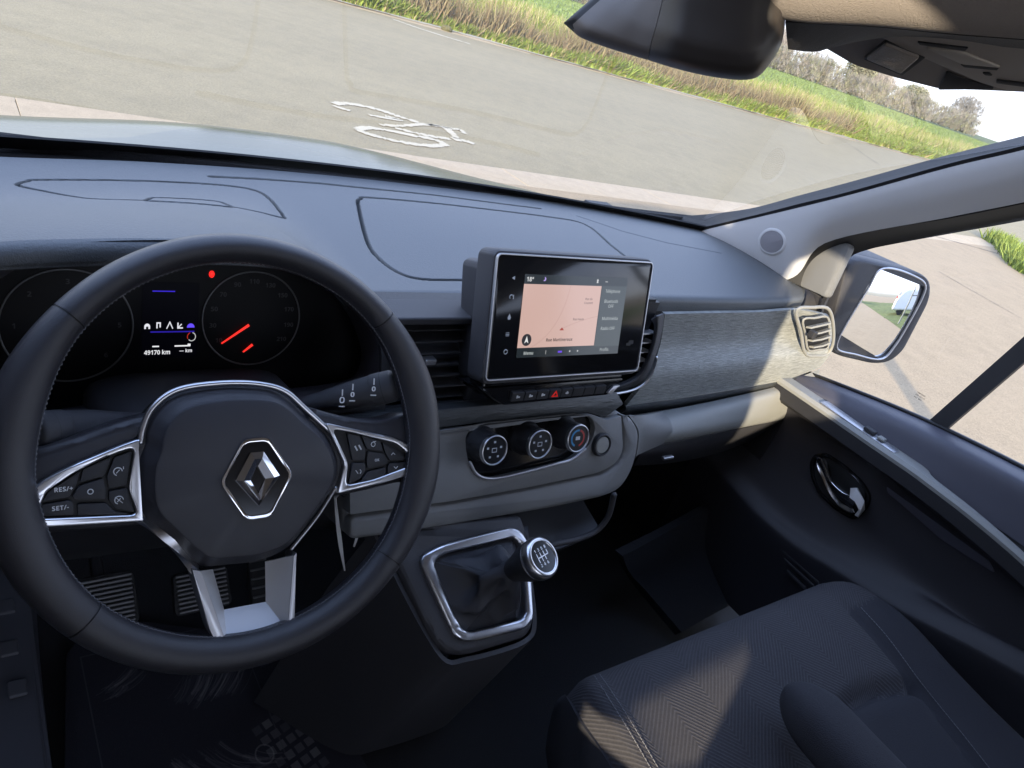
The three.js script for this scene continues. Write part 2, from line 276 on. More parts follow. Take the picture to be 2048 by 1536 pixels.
  grass('dry_grass', 'tall straw-coloured dry grass behind the green verge', 55000, () => 4 + 60 * rnd() ** 1.3, () => -20.3 - 5 * rnd(), (x, z) => 0.3 + 1.2 * clump(x + 9, z), [straw[0], straw[2], green[0], green[1], green[0]], 0.02, 0.6);
  grass('verge_weeds', 'brown weed stalks at the road edge of the verge', 9000, () => 4 + 26 * rnd(), () => -17.7 - 1.2 * rnd(), (x, z) => 0.4 + 1.6 * clump(x + 4, z + 3) ** 2, brown, 0.02, 0.7);
  grass('field_grass', 'short bright green grass of the open field', 120000, () => 10 + 190 * rnd() ** 1.4, () => -25 - 120 * rnd() ** 1.8, () => 0.8, [[0.13, 0.185, 0.055], [0.16, 0.21, 0.07]], 0.06, 0.3);
  // litter and a small clod by the far kerb
  const clod = mesh('earth_clod', new THREE.IcosahedronGeometry(0.12, 3), M.earth, scene); { const p = clod.geometry.attributes.position; for (let i = 0; i < p.count; i++) { const k = 0.7 + 0.6 * fbm(p.getX(i) * 3 + 0.5, p.getZ(i) * 3 + p.getY(i) * 2 + 0.5, 1, 3); p.setXYZ(i, p.getX(i) * k * 1.3, p.getY(i) * k * 0.7, p.getZ(i) * k); } clod.geometry.computeVertexNormals(); const q = [9.8919,-0.12,-17.4297]; clod.position.set(q[0], GY + 0.05, q[2]); } clod.userData = { label: 'brown clod of earth on the road beside the far kerb', category: 'clod' };
  // verge strip beyond the parking ground, right of the van
  const sv = [[15.5707,-0.12,-5.5326],[17.4827,-0.12,-5.9703],[20.9253,-0.12,-4.0295],[14.0305,-0.12,-2.2562],[12.6586,-0.12,-3.6773],[13.8393,-0.12,-4.4672]].map((p) => new THREE.Vector2(p[0], -p[2]));
  structure('side_verge', new THREE.ShapeGeometry(new THREE.Shape(sv)).rotateX(-Math.PI / 2).translate(0, GY + 0.004, 0), std([0.5, 0.43, 0.34], 1, { map: rep(asph, 0.5) }));
  const sideLine = [[15.2741,-0.12,-5.3042],[14.8801,-0.12,-4.8966],[13.7658,-0.12,-4.2629],[13.0457,-0.12,-3.8282],[12.6328,-0.12,-3.122]].map((p) => [p[0], p[2]]);
  grass('side_verge_grass', 'strip of green grass beyond the parking ground', 5000, () => rnd() * 3.99, () => 0, () => 0, green);
  { const m = scene.children.at(-1), mt = new THREE.Matrix4(), q = new THREE.Quaternion(); for (let i = 0; i < 5000; i++) { const t = rnd() * 3.99, k = Math.floor(t), f = t - k, a = sideLine[k], b = sideLine[k + 1]; q.setFromEuler(new THREE.Euler(rr(-0.5, 0.5), rr(0, 6), rr(-0.4, 0.4))); const s = rr(0.2, 0.7); mt.compose(new THREE.Vector3(lerp(a[0], b[0], f) + rr(-0.15, 0.35), GY, lerp(a[1], b[1], f) + rr(-0.2, 0.2)), q, new THREE.Vector3(s, s, s)); m.setMatrixAt(i, mt); } }
}
// trees and hedges at the far side of the field
{
  const twig = (() => { const gs = []; for (let i = 0; i < 5; i++) { const c = new THREE.CylinderGeometry(0.01, 0.03, 1, 4, 1, true).translate(0, 0.5, 0).rotateZ(rr(-0.9, 0.9)).rotateY(rr(0, 6)); gs.push(c); } return merge(gs); })();
  const leaf = (() => { const gs = []; for (let i = 0; i < 6; i++) gs.push(new THREE.PlaneGeometry(0.3, 0.22).rotateX(rr(0, 3)).rotateY(rr(0, 6)).translate(rr(-0.5, 0.5), rr(-0.4, 0.4), rr(-0.5, 0.5))); return merge(gs); })();
  const crown = (n, f, geo, cols, s0, s1) => { const m = new THREE.InstancedMesh(geo, new THREE.MeshStandardMaterial({ roughness: 0.9, side: THREE.DoubleSide }), n), mt = new THREE.Matrix4(), q = new THREE.Quaternion(), c = new THREE.Color(); for (let i = 0; i < n; i++) { const p = f(); q.setFromEuler(new THREE.Euler(rr(-0.5, 0.5), rr(0, 6.3), rr(-0.5, 0.5))); const s = rr(s0, s1); mt.compose(new THREE.Vector3(...p), q, new THREE.Vector3(s, s, s)); m.setMatrixAt(i, mt); const k = cols[Math.floor(rnd() * cols.length)], v = rr(0.7, 1.3); c.setRGB(k[0] * v, k[1] * v, k[2] * v); m.setColorAt(i, c); } m.castShadow = m.receiveShadow = true; return m; };
  const greyT = [[0.19, 0.18, 0.16], [0.23, 0.215, 0.19], [0.16, 0.16, 0.155]], olive = [[0.2, 0.21, 0.13], [0.26, 0.25, 0.16]];
  const tree = (label, x, y, z, h, w, cols, leafy) => {
    const t = thing('field_tree', label, 'tree'); t.position.set(x, y, z); t.userData.group = 'trees across the field';
    mesh('trunk', new THREE.CylinderGeometry(0.012 * h, 0.03 * h, h * 0.5, 7).translate(0, h * 0.25, 0), std([0.1, 0.085, 0.07], 1), t);
    const limbs = []; for (let i = 0; i < 14; i++) { const a = rr(0, 6.3), y0 = h * rr(0.25, 0.6), l = w * rr(0.3, 0.6); limbs.push(new THREE.CylinderGeometry(0.004 * h, 0.01 * h, 1, 5).translate(0, 0.5, 0).scale(1, Math.hypot(l, h * 0.25), 1).rotateZ(Math.atan2(l, h * 0.25)).rotateY(a).translate(0, y0, 0)); }
    mesh('limbs', merge(limbs), std([0.12, 0.1, 0.08], 1), t);
    const c = crown(leafy ? 1500 : 900, () => { const a = rr(0, 6.3), u = rr(-1, 1), r = rnd() ** 0.4, k = 0.75 + 0.5 * fbm(a / 6.3, (u + 1) / 2, 0, 3); return [Math.cos(a) * Math.sqrt(1 - u * u) * w * 0.5 * r * k, h * 0.62 + u * h * 0.38 * r * k, Math.sin(a) * Math.sqrt(1 - u * u) * w * 0.5 * r * k]; }, leafy ? leaf : twig, cols, h * 0.06, h * 0.13); c.name = 'crown'; t.add(c); return t;
  };
  const line = (k) => [lerp(40, 260, k), lerp(-150, -118, k)];
  const hedge = crown(9000, () => { const k = rnd(), [x, z] = line(k); return [x + rr(-3, 3), 0.9 + 0.0045 * 110 * 0 + rr(0, 1) ** 1.4 * (3.2 + 3 * fbm(k, 0.3, 2, 5)), z + rr(-2, 2)]; }, twig, [...greyT, ...olive, [0.26, 0.23, 0.19]], 0.8, 2.0);
  hedge.name = 'far_hedge'; hedge.userData = { label: 'bare grey-brown hedge along the far side of the field', category: 'hedge', kind: 'stuff' }; scene.add(hedge);
  const kinds = ['bare grey-brown tree across the field', 'olive green tree across the field', 'pale bare tree across the field'];
  const cols = [greyT, olive, [[0.36, 0.32, 0.28], [0.3, 0.27, 0.24]]];
  for (let i = 0; i < 22; i++) { const k = i / 21, [x, z] = line(k), q = i % 3; tree(kinds[q], x + rr(-4, 4), 0.4, z - rr(4, 14), rr(7, 12), rr(6, 10), cols[q], q === 1); }
}

{
  const gm = M.field;
  structure('side_lawn', new THREE.ShapeGeometry(new THREE.Shape([[6.2, -5.2], [30, -10], [30, -30], [9.5, -24]].map((p) => new THREE.Vector2(...p)))).rotateX(-Math.PI / 2).translate(0, GY + 0.004, 0), std([0.15, 0.19, 0.045], 1, { map: rep(blotchT, 0.3) }));
  const wp = std([0.72, 0.73, 0.75], 0.35), dk = std([0.03, 0.035, 0.04], 0.1), ty = std([0.02, 0.02, 0.02], 0.8);
  const car = (label, x, z, turn) => {
    const t = thing('parked_car', label, 'car'); t.position.set(x, GY, z); t.rotation.y = turn; t.userData.group = 'white cars parked behind the van';
    const side = roundPoly([[-2.1, 0.3], [2.1, 0.3], [2.15, 0.75], [1.3, 0.95], [0.6, 1.5], [-1.6, 1.52], [-2.1, 0.95]], [0.1, 0.1, 0.15, 0.2, 0.3, 0.3, 0.2]);
    mesh('body', plate(side, 1.7, 0.12, 0.85, 6, 3), wp, t);
    for (const s of [-1, 1]) { for (const px of [-1.3, 1.3]) mesh('wheel', new THREE.CylinderGeometry(0.32, 0.32, 0.2, 20).rotateX(Math.PI / 2).translate(px, 0.32, s * 0.78), ty, t); mesh('window', plate(roundPoly([[-1.5, 0.98], [1.0, 0.98], [0.5, 1.4], [-1.4, 1.42]], 0.08), 0.02, 0.004, 0).translate(0, 0, s * 0.855 + (s < 0 ? 0.01 : 0)), dk, t); mesh('tail_lamp', rbox(0.08, 0.3, 0.2, 0.03).translate(-2.06, 0.95, s * 0.68), std([0.4, 0.03, 0.03], 0.3), t); }
    mesh('rear_window', rbox(0.04, 0.38, 1.3, 0.015).translate(-1.92, 1.2, 0), dk, t); return t;
  };
  car('white estate car parked behind the railings', 10.6, 11.2, 0.5); car('white car parked far along the open ground', 6.5, 24, 1.3);
  const fm = std([0.2, 0.21, 0.2], 0.6);
  for (let k = 0; k < 6; k++) { const p = thing('railing_post', 'grey metal railing post at the lawn edge', 'post'); p.userData.group = 'railing posts at the lawn edge'; const x = 7.0 + k * 1.1, z = 7.6 + k * 0.35; mesh('post', rbox(0.08, 1.5, 0.08, 0.01).translate(x, GY + 0.75, z), fm, p); mesh('cap', rbox(0.1, 0.04, 0.1, 0.01).translate(x, GY + 1.53, z), fm, p); mesh('rail', bar([[x + 0.05, GY + 1.2, z], [x + 1.05, GY + 1.2, z + 0.32]], 0.05, 0.05, [0, 1, 0], [0, 0, 1]), fm, p); }
}


// ------------------------------------------------------------------ van shell around the cab
const van = thing('van_body', 'grey van body with sloping bonnet seen beyond the windscreen', 'van');
{
  // bonnet: falls away from the windscreen base
  const bz = [-0.66, -0.75, -0.9, -1.05, -1.18, -1.28, -1.34], by = [1.098, 1.094, 1.082, 1.064, 1.026, 0.965, 0.87];
  const BX = [-0.86, -0.7, -0.45, -0.2, 0.05, 0.2, 0.45, 0.7, 0.86];
  mesh('bonnet', loft(bz.map((z, i) => BX.map((x) => { const e = Math.abs(x) / 0.86; return [x, by[i] - 0.07 * e ** 3 - 0.012 * Math.exp(-(((Math.abs(x) - 0.42) / 0.1) ** 2)) * sstep(0, 3, i) + 0.006 * Math.exp(-((x / 0.15) ** 2)), z + 0.16 * e * e * (i / 6)]; })), { su: 6, sv: 6, thick: 0.004, flip: true }), M.paint, van, 'glossy grey bonnet reflecting the road');
  mesh('cowl', loft([BX.map((x) => [x, 1.075, -0.72 + 0.13 * (x / 0.86) ** 2]), BX.map((x) => [x, 1.118, -0.66 + 0.13 * (x / 0.86) ** 2]), BX.map((x) => [x, 1.127, -0.625 + 0.12 * (x / 0.86) ** 2])], { su: 4, sv: 3, thick: 0.004, flip: true }), M.black, van);
  mesh('roof', loft([[[-0.70, 1.62, 0.10], [0, 1.65, 0.08], [0.70, 1.62, 0.10]], [[-0.74, 1.80, 0.36], [0, 1.84, 0.36], [0.74, 1.80, 0.36]], [[-0.76, 1.86, 0.8], [0, 1.90, 0.8], [0.76, 1.86, 0.8]], [[-0.76, 1.87, 2.5], [0, 1.91, 2.5], [0.76, 1.87, 2.5]]], { su: 6, sv: 6, thick: 0.03 }), M.headliner, van);
  mesh('roof_rail', loft([[[0.70, 1.62, 0.08], [0.75, 1.80, 0.36], [0.77, 1.86, 0.8], [0.77, 1.87, 2.5]], [[0.8, 1.5, 0.06], [0.845, 1.56, 0.4], [0.86, 1.62, 0.8], [0.86, 1.66, 2.5]]], { su: 4, thick: 0.03 }), M.pillar, van);
  mesh('roof_rail', loft([[[-0.70, 1.62, 0.08], [-0.75, 1.80, 0.36], [-0.77, 1.86, 0.8], [-0.77, 1.87, 2.5]], [[-0.80, 1.56, 0.04], [-0.83, 1.80, 0.36], [-0.85, 1.84, 0.8], [-0.85, 1.84, 2.5]]], { su: 4, thick: 0.02 }), M.pillar, van);
  mesh('rear_pillar', box(0.05, 1.5, 0.14), M.pillar, van).position.set(0.86, 1.05, 0.95);
  mesh('rear_pillar', box(0.05, 1.5, 0.14), M.pillar, van).position.set(0.86, 1.05, 2.43);
  mesh('side_panel', box(0.05, 0.56, 1.42), M.pillar, van).position.set(0.86, 0.7, 1.73);
  mesh('side_panel', box(0.05, 0.22, 1.5), M.pillar, van).position.set(0.86, 1.77, 1.7);
  { const s = roundPoly([[0.70, 0.42], [2.55, 0.42], [2.55, 1.86], [0.70, 1.86]], 0.01);          // unseen wall behind the driver's door, its openings shaped to place sun patches
    s.holes.push(roundPoly([[1.25, 1.35], [1.39, 1.465], [1.49, 1.56], [1.49, 1.835], [1.34, 1.835], [1.25, 1.76], [1.255, 1.65]].reverse(), 0.012, THREE.Path));  // opening outlined to throw sun on the right end of the dash
    s.holes.push(roundPoly([[0.77, 1.755], [1.08, 1.755], [1.08, 1.838], [0.77, 1.838]].reverse(), 0.01, THREE.Path));  // slot added so sun reaches the header and overhead console
    s.holes.push(roundPoly([[0.95, 1.03], [1.17, 1.093], [1.29, 1.185], [1.29, 1.189], [0.95, 1.055]].reverse(), 0.002, THREE.Path));  // sliver added to aim sun at the seat cushion
    mesh('sun_mask_wall', plate(s, 0.02, 0, 0).rotateY(-Math.PI / 2).translate(-0.80, 0, 0), M.pillar, van); }
  mesh('driver_pillar', bar([[-0.79, 1.13, -0.54], [-0.79, 1.3, -0.28], [-0.78, 1.5, 0.0], [-0.74, 1.62, 0.14]], 0.08, 0.05, [0.6, 0.5, -0.6], [0.5, 0, 0.8]), M.pillar, van);
  mesh('tailgate', box(1.7, 0.58, 0.04), M.pillar, van).position.set(0, 0.7, 2.52);
  mesh('load_floor', box(1.74, 0.03, 1.5), M.carpet, van).position.set(0, 0.42, 1.8);
  const dd = thing('driver_door', 'dark driver door on the near side of the cab', 'door');
  mesh('door_panel', rbox(0.09, 0.64, 1.3, 0.03), M.door, dd).position.set(-0.88, 0.745, 0.12);
  const vi = thing('added_sun_blocker', 'grey unseen panel added across the driver side window to block sun', 'light blocker');  // unseen slab added to keep direct sun off the wheel and dash
  mesh('blocker_pad', plate(roundPoly([[-0.42, 1.02], [0.705, 1.02], [0.705, 1.86], [0.4, 1.84], [0.1, 1.66], [-0.1, 1.5], [-0.42, 1.3]], 0.02), 0.02, 0.006, 0).rotateY(-Math.PI / 2).translate(-0.80, 0, 0), M.headliner, vi);
  mesh('firewall', box(1.74, 0.75, 0.02), M.carpet, van).position.set(0, 0.76, -0.63);
  mesh('kick_panel', box(0.02, 0.48, 0.5), M.carpet, van).position.set(0.79, 0.65, -0.42);
  mesh('kick_panel', box(0.02, 0.62, 0.5), M.carpet, van).position.set(-0.80, 0.72, -0.42);
  // windscreen
  const ws = thing('windscreen', 'clear raked windscreen above the dashboard', 'windscreen');
  const wx = [-0.82, -0.6, -0.3, 0, 0.3, 0.6, 0.82], bow = (x) => 0.13 * (x / 0.82) ** 2;
  const W0 = (k) => wx.map((x) => [x * lerp(1, 0.87, k), lerp(1.128, 1.6, k), lerp(-0.675, 0.08, k) + bow(x) * lerp(1, 0.5, k) - 0.03 * Math.sin(Math.PI * k)]);
  mesh('screen_glass', loft([W0(0), W0(0.25), W0(0.5), W0(0.75), W0(1)], { su: 4, sv: 4 }), M.glass, ws);
  mesh('screen_border', loft([W0(0.055), W0(0.0)].map((r) => r.map(([x, y, z]) => [x, y - 0.003, z + 0.004])), { su: 4, thick: 0.003 }), M.black, ws);
  // wiper blade parked on the glass
  const wi = thing('wiper', 'black wiper parked along the lower windscreen edge', 'wiper');
  mesh('wiper_blade', tube([[0.0377,1.1046,-0.69],[0.1862,1.1064,-0.69],[0.3691,1.1076,-0.69],[0.5208,1.1117,-0.69],[0.5655,1.1122,-0.69]], 0.005), M.black, wi);
  mesh('wiper_arm', rbox(0.07, 0.014, 0.025, 0.004), M.dark, wi).position.set(...[0.563,1.1195,-0.68]);
  mesh('wiper_link', bar([[0.5936,1.1164,-0.68],[0.7349,1.1117,-0.68],[0.8797,1.1107,-0.68]], 0.014, 0.01, [0, 0, 1], [0, 1, 0]), M.dark, wi);
}
// ------------------------------------------------------------------ mirror and overhead console
{
  const rm = thing('rear_view_mirror', 'black rear-view mirror housing hanging before the windscreen', 'mirror');
  const hull = (name, pts, mat, par) => mesh(name, toCreasedNormals(new ConvexGeometry(pts.map(V)), 0.85), mat, par);
  mesh('housing', loft([[[-0.1704,1.5543,0.0508],[-0.1766,1.4983,0.0669],[-0.1755,1.4798,0.0679],[-0.1714,1.4703,0.0655],[-0.1554,1.4653,0.05],[-0.1342,1.4689,0.0286],[-0.1062,1.4871,-0.0004],[-0.1013,1.5653,-0.0178]], [[-0.1756,1.5543,0.0625],[-0.1794,1.4972,0.0877],[-0.1767,1.4799,0.0904],[-0.1693,1.4709,0.0868],[-0.1514,1.4661,0.071],[-0.1301,1.4695,0.0497],[-0.103,1.4866,0.0197],[-0.106,1.5655,-0.0057]], [[-0.1749,1.5556,0.0718],[-0.1734,1.4973,0.1025],[-0.1694,1.4808,0.1067],[-0.1612,1.4722,0.1041],[-0.1425,1.4677,0.0892],[-0.1209,1.4709,0.0682],[-0.0944,1.4873,0.0375],[-0.1046,1.5671,0.0044]], [[-0.1668,1.5596,0.0863],[-0.1648,1.4995,0.1179],[-0.1607,1.4832,0.1223],[-0.1524,1.4748,0.1199],[-0.1332,1.4704,0.1056],[-0.111,1.4737,0.0853],[-0.0838,1.4901,0.0553],[-0.0949,1.5718,0.0208]], [[-0.1587,1.5633,0.0985],[-0.1565,1.5027,0.1306],[-0.1524,1.4867,0.1352],[-0.144,1.4784,0.133],[-0.1244,1.4742,0.1192],[-0.1017,1.4776,0.0995],[-0.0739,1.494,0.0702],[-0.0853,1.5761,0.0348]], [[-0.1523,1.566,0.1061],[-0.1499,1.508,0.1368],[-0.1458,1.4921,0.1415],[-0.1378,1.484,0.1399],[-0.1183,1.4801,0.1266],[-0.0954,1.4837,0.1072],[-0.0673,1.5003,0.0784],[-0.0779,1.5792,0.0436]], [[-0.1446,1.5687,0.1108],[-0.1444,1.5202,0.1378],[-0.14,1.5046,0.1423],[-0.1325,1.4967,0.1412],[-0.1132,1.4934,0.1283],[-0.0901,1.4976,0.1091],[-0.0621,1.5147,0.0806],[-0.0693,1.5823,0.0494]], [[-0.1366,1.571,0.1113],[-0.1377,1.5317,0.1339],[-0.133,1.5162,0.1382],[-0.1267,1.5084,0.138],[-0.1079,1.5056,0.1256],[-0.0849,1.5103,0.1065],[-0.0571,1.528,0.0783],[-0.0608,1.5848,0.0506]], [[-0.1286,1.5727,0.107],[-0.1311,1.5453,0.1237],[-0.1262,1.5298,0.1278],[-0.1216,1.522,0.1289],[-0.1038,1.5196,0.1171],[-0.081,1.525,0.0979],[-0.0537,1.5434,0.0698],[-0.0527,1.5866,0.0466]]], { su: 5, sv: 5, closed: true, caps: true }), std([0.04, 0.034, 0.031], 0.42), rm);
  mesh('housing_side', loft([[[-0.1429,1.559,0.0263],[-0.1732,1.5121,0.0138],[-0.1858,1.4874,0.0026],[-0.1913,1.4747,-0.0038],[-0.1812,1.4685,-0.0222],[-0.1588,1.4738,-0.0429],[-0.1193,1.4984,-0.0623],[-0.0733,1.5702,-0.0419]], [[-0.1444,1.5596,0.0347],[-0.1759,1.5068,0.0237],[-0.1868,1.483,0.014],[-0.1903,1.4705,0.0072],[-0.1792,1.4644,-0.0114],[-0.1569,1.4693,-0.0322],[-0.1188,1.493,-0.0527],[-0.0743,1.571,-0.0329]], [[-0.1497,1.5585,0.0378],[-0.1768,1.5036,0.0324],[-0.1845,1.4811,0.0254],[-0.1858,1.4694,0.0194],[-0.1733,1.4635,0.0014],[-0.1514,1.4681,-0.0196],[-0.1161,1.4903,-0.0424],[-0.0799,1.5698,-0.0301]], [[-0.1574,1.5565,0.0385],[-0.177,1.5009,0.0419],[-0.1808,1.48,0.0383],[-0.1794,1.4691,0.0334],[-0.1654,1.4636,0.0162],[-0.1439,1.4677,-0.0051],[-0.112,1.4883,-0.0307],[-0.0881,1.5676,-0.0299]], [[-0.1638,1.5549,0.0405],[-0.1757,1.4991,0.0512],[-0.1765,1.4796,0.0504],[-0.1735,1.4694,0.047],[-0.1583,1.4642,0.0307],[-0.1372,1.4681,0.0092],[-0.1078,1.4873,-0.0186],[-0.0949,1.5659,-0.0284]], [[-0.1683,1.5546,0.048],[-0.1744,1.4982,0.0641],[-0.1733,1.4797,0.0651],[-0.1692,1.4701,0.0628],[-0.1532,1.4651,0.0473],[-0.1321,1.4687,0.0258],[-0.1041,1.4869,-0.0032],[-0.0991,1.5656,-0.0206]]], { su: 3, sv: 4, closed: true, caps: true }), std([0.12, 0.105, 0.095], 0.5), rm);
  mesh('mirror_edge', loft([[[-0.1397,1.5588,0.0168],[-0.1687,1.5141,0.0026],[-0.1824,1.4888,-0.0095],[-0.1895,1.4758,-0.015],[-0.1804,1.4695,-0.033],[-0.1579,1.475,-0.0537],[-0.1176,1.5003,-0.0726],[-0.0705,1.5698,-0.0518]], [[-0.1408,1.559,0.0213],[-0.171,1.5133,0.0075],[-0.1846,1.4882,-0.0045],[-0.1911,1.4752,-0.0106],[-0.1816,1.4689,-0.0289],[-0.1591,1.4744,-0.0496],[-0.1189,1.4995,-0.0684],[-0.0714,1.5701,-0.0471]], [[-0.1404,1.5597,0.026],[-0.1713,1.5115,0.0119],[-0.1843,1.4866,0.0004],[-0.1902,1.4738,-0.0058],[-0.1804,1.4675,-0.0241],[-0.1579,1.4728,-0.0447],[-0.1181,1.4976,-0.0639],[-0.0707,1.5709,-0.042]], [[-0.1425,1.5596,0.0296],[-0.1729,1.5091,0.0165],[-0.1847,1.4847,0.006],[-0.1898,1.4721,0.0001],[-0.1795,1.4659,-0.0181],[-0.1571,1.471,-0.0389],[-0.1183,1.4952,-0.0588],[-0.0726,1.5709,-0.0383]]], { su: 4, sv: 3, closed: true, caps: true }), M.black, rm);
  const oc = thing('overhead_console', 'beige overhead console with reading lamp lens and black switches', 'console');
  const qf = [[-0.0175,1.5132,0.0935],[0.8202,-0.0119,0.5719],[-0.5355,0.3358,0.775],[-0.2013,-0.9419,0.269]], qm = new THREE.Matrix4().makeBasis(V(qf[1]), V(qf[2]), V(qf[3])).setPosition(...qf[0]);
  const onQ = (name, pts, r, depth, bevel, front, mat) => mesh(name, plate(roundPoly(pts, r), depth, bevel, front, 6, 3).applyMatrix4(qm), mat, oc);
  onQ('console_shell', [[0,0],[0.0375,-0.0133],[0.0749,-0.0089],[0.1113,0],[0.1305,0.0239],[0.1653,0.0623],[0.2082,0.1092],[0.1531,0.1588],[0.0922,0.1201],[0.0488,0.0853],[0.0276,0.069],[0.0066,0.0509]], 0.006, 0.03, 0.004, 0, M.console);
  onQ('switch_panel', [[0.0144,0.0566],[0.0274,0.0698],[0.054,0.0897],[0.0924,0.1203],[0.1538,0.1587],[0.2036,0.1137],[0.1609,0.0674],[0.1367,0.0446],[0.1165,0.0419],[0.0697,0.0467]], 0.006, 0.004, 0.001, 0.0016, std([0.32, 0.28, 0.235], 0.6));
  onQ('end_pocket', [[0.0888,0.0391],[0.1077,0.003],[0.1319,0.0395],[0.1229,0.0407],[0.1062,0.0379]], 0.003, 0.004, 0.0005, 0.0014, M.black);
  onQ('lamp_frame', [[0.0337,0.0113],[0.0265,0.0535],[0.0624,0.0508],[0.0721,0.0071]], 0.002, 0.004, 0.0005, 0.0022, M.black);
  onQ('lamp_lens', [[0.0326,0.0182],[0.0273,0.0527],[0.0573,0.0512],[0.0662,0.0151]], 0.002, 0.004, 0.001, 0.0045, std([0.2, 0.17, 0.145], 0.35, { bumpMap: rep(trimCol, 30), bumpScale: 0.0008 }));
  for (const p of [[[0.0416,0.0707],[0.0458,0.0678],[0.0722,0.083],[0.0703,0.0885]], [[0.0848,0.0612],[0.09,0.0589],[0.1074,0.0723],[0.1053,0.0769]], [[0.1042,0.0606],[0.1084,0.0585],[0.112,0.0616],[0.1071,0.0644]], [[0.1186,0.0579],[0.123,0.0525],[0.1472,0.0681],[0.142,0.0739]]]) onQ('switch_slot', p, 0.001, 0.004, 0.0004, 0.0026, M.black);
  onQ('rocker_switch', [[0.0508,0.0671],[0.0733,0.0804],[0.1059,0.0792],[0.0851,0.063]], 0.003, 0.004, 0.001, 0.0032, std([0.36, 0.32, 0.27], 0.6));
  const hd = thing('header_trim', 'beige fabric headlining edge above the windscreen', 'headlining');
  const hl = [[-0.1544,1.5321,0.1076],[-0.1416,1.524,0.1295],[-0.1247,1.5248,0.1429],[-0.0904,1.5365,0.1756],[-0.0593,1.5461,0.2099],[-0.0309,1.5563,0.2464],[0.0096,1.5703,0.2984]];
  mesh('header_roll', loft([hl.map((p) => [p[0], p[1] + 0.05, p[2] - 0.01]), hl.map((p) => [p[0] - 0.008, p[1] + 0.02, p[2] + 0.006]), hl, hl.map((p) => [p[0] + 0.02, p[1] + 0.004, p[2] - 0.012]), hl.map((p) => [p[0] + 0.05, p[1] + 0.03, p[2] - 0.03])], { su: 6, sv: 4, thick: 0.004 }), M.headliner, hd);
  mesh('header_gap', loft([[[-0.1095,1.5212,0.1213],[-0.0687,1.5362,0.163],[-0.0367,1.5461,0.1989],[-0.0212,1.5552,0.2433],[0.001,1.5665,0.3029]], [[-0.0759,1.5064,0.1065],[-0.0299,1.5134,0.1019],[-0.0253,1.5306,0.1279],[-0.0014,1.5524,0.2375],[0.0075,1.5611,0.3046]]], { su: 5, thick: 0.004 }), M.dark, hd);
}

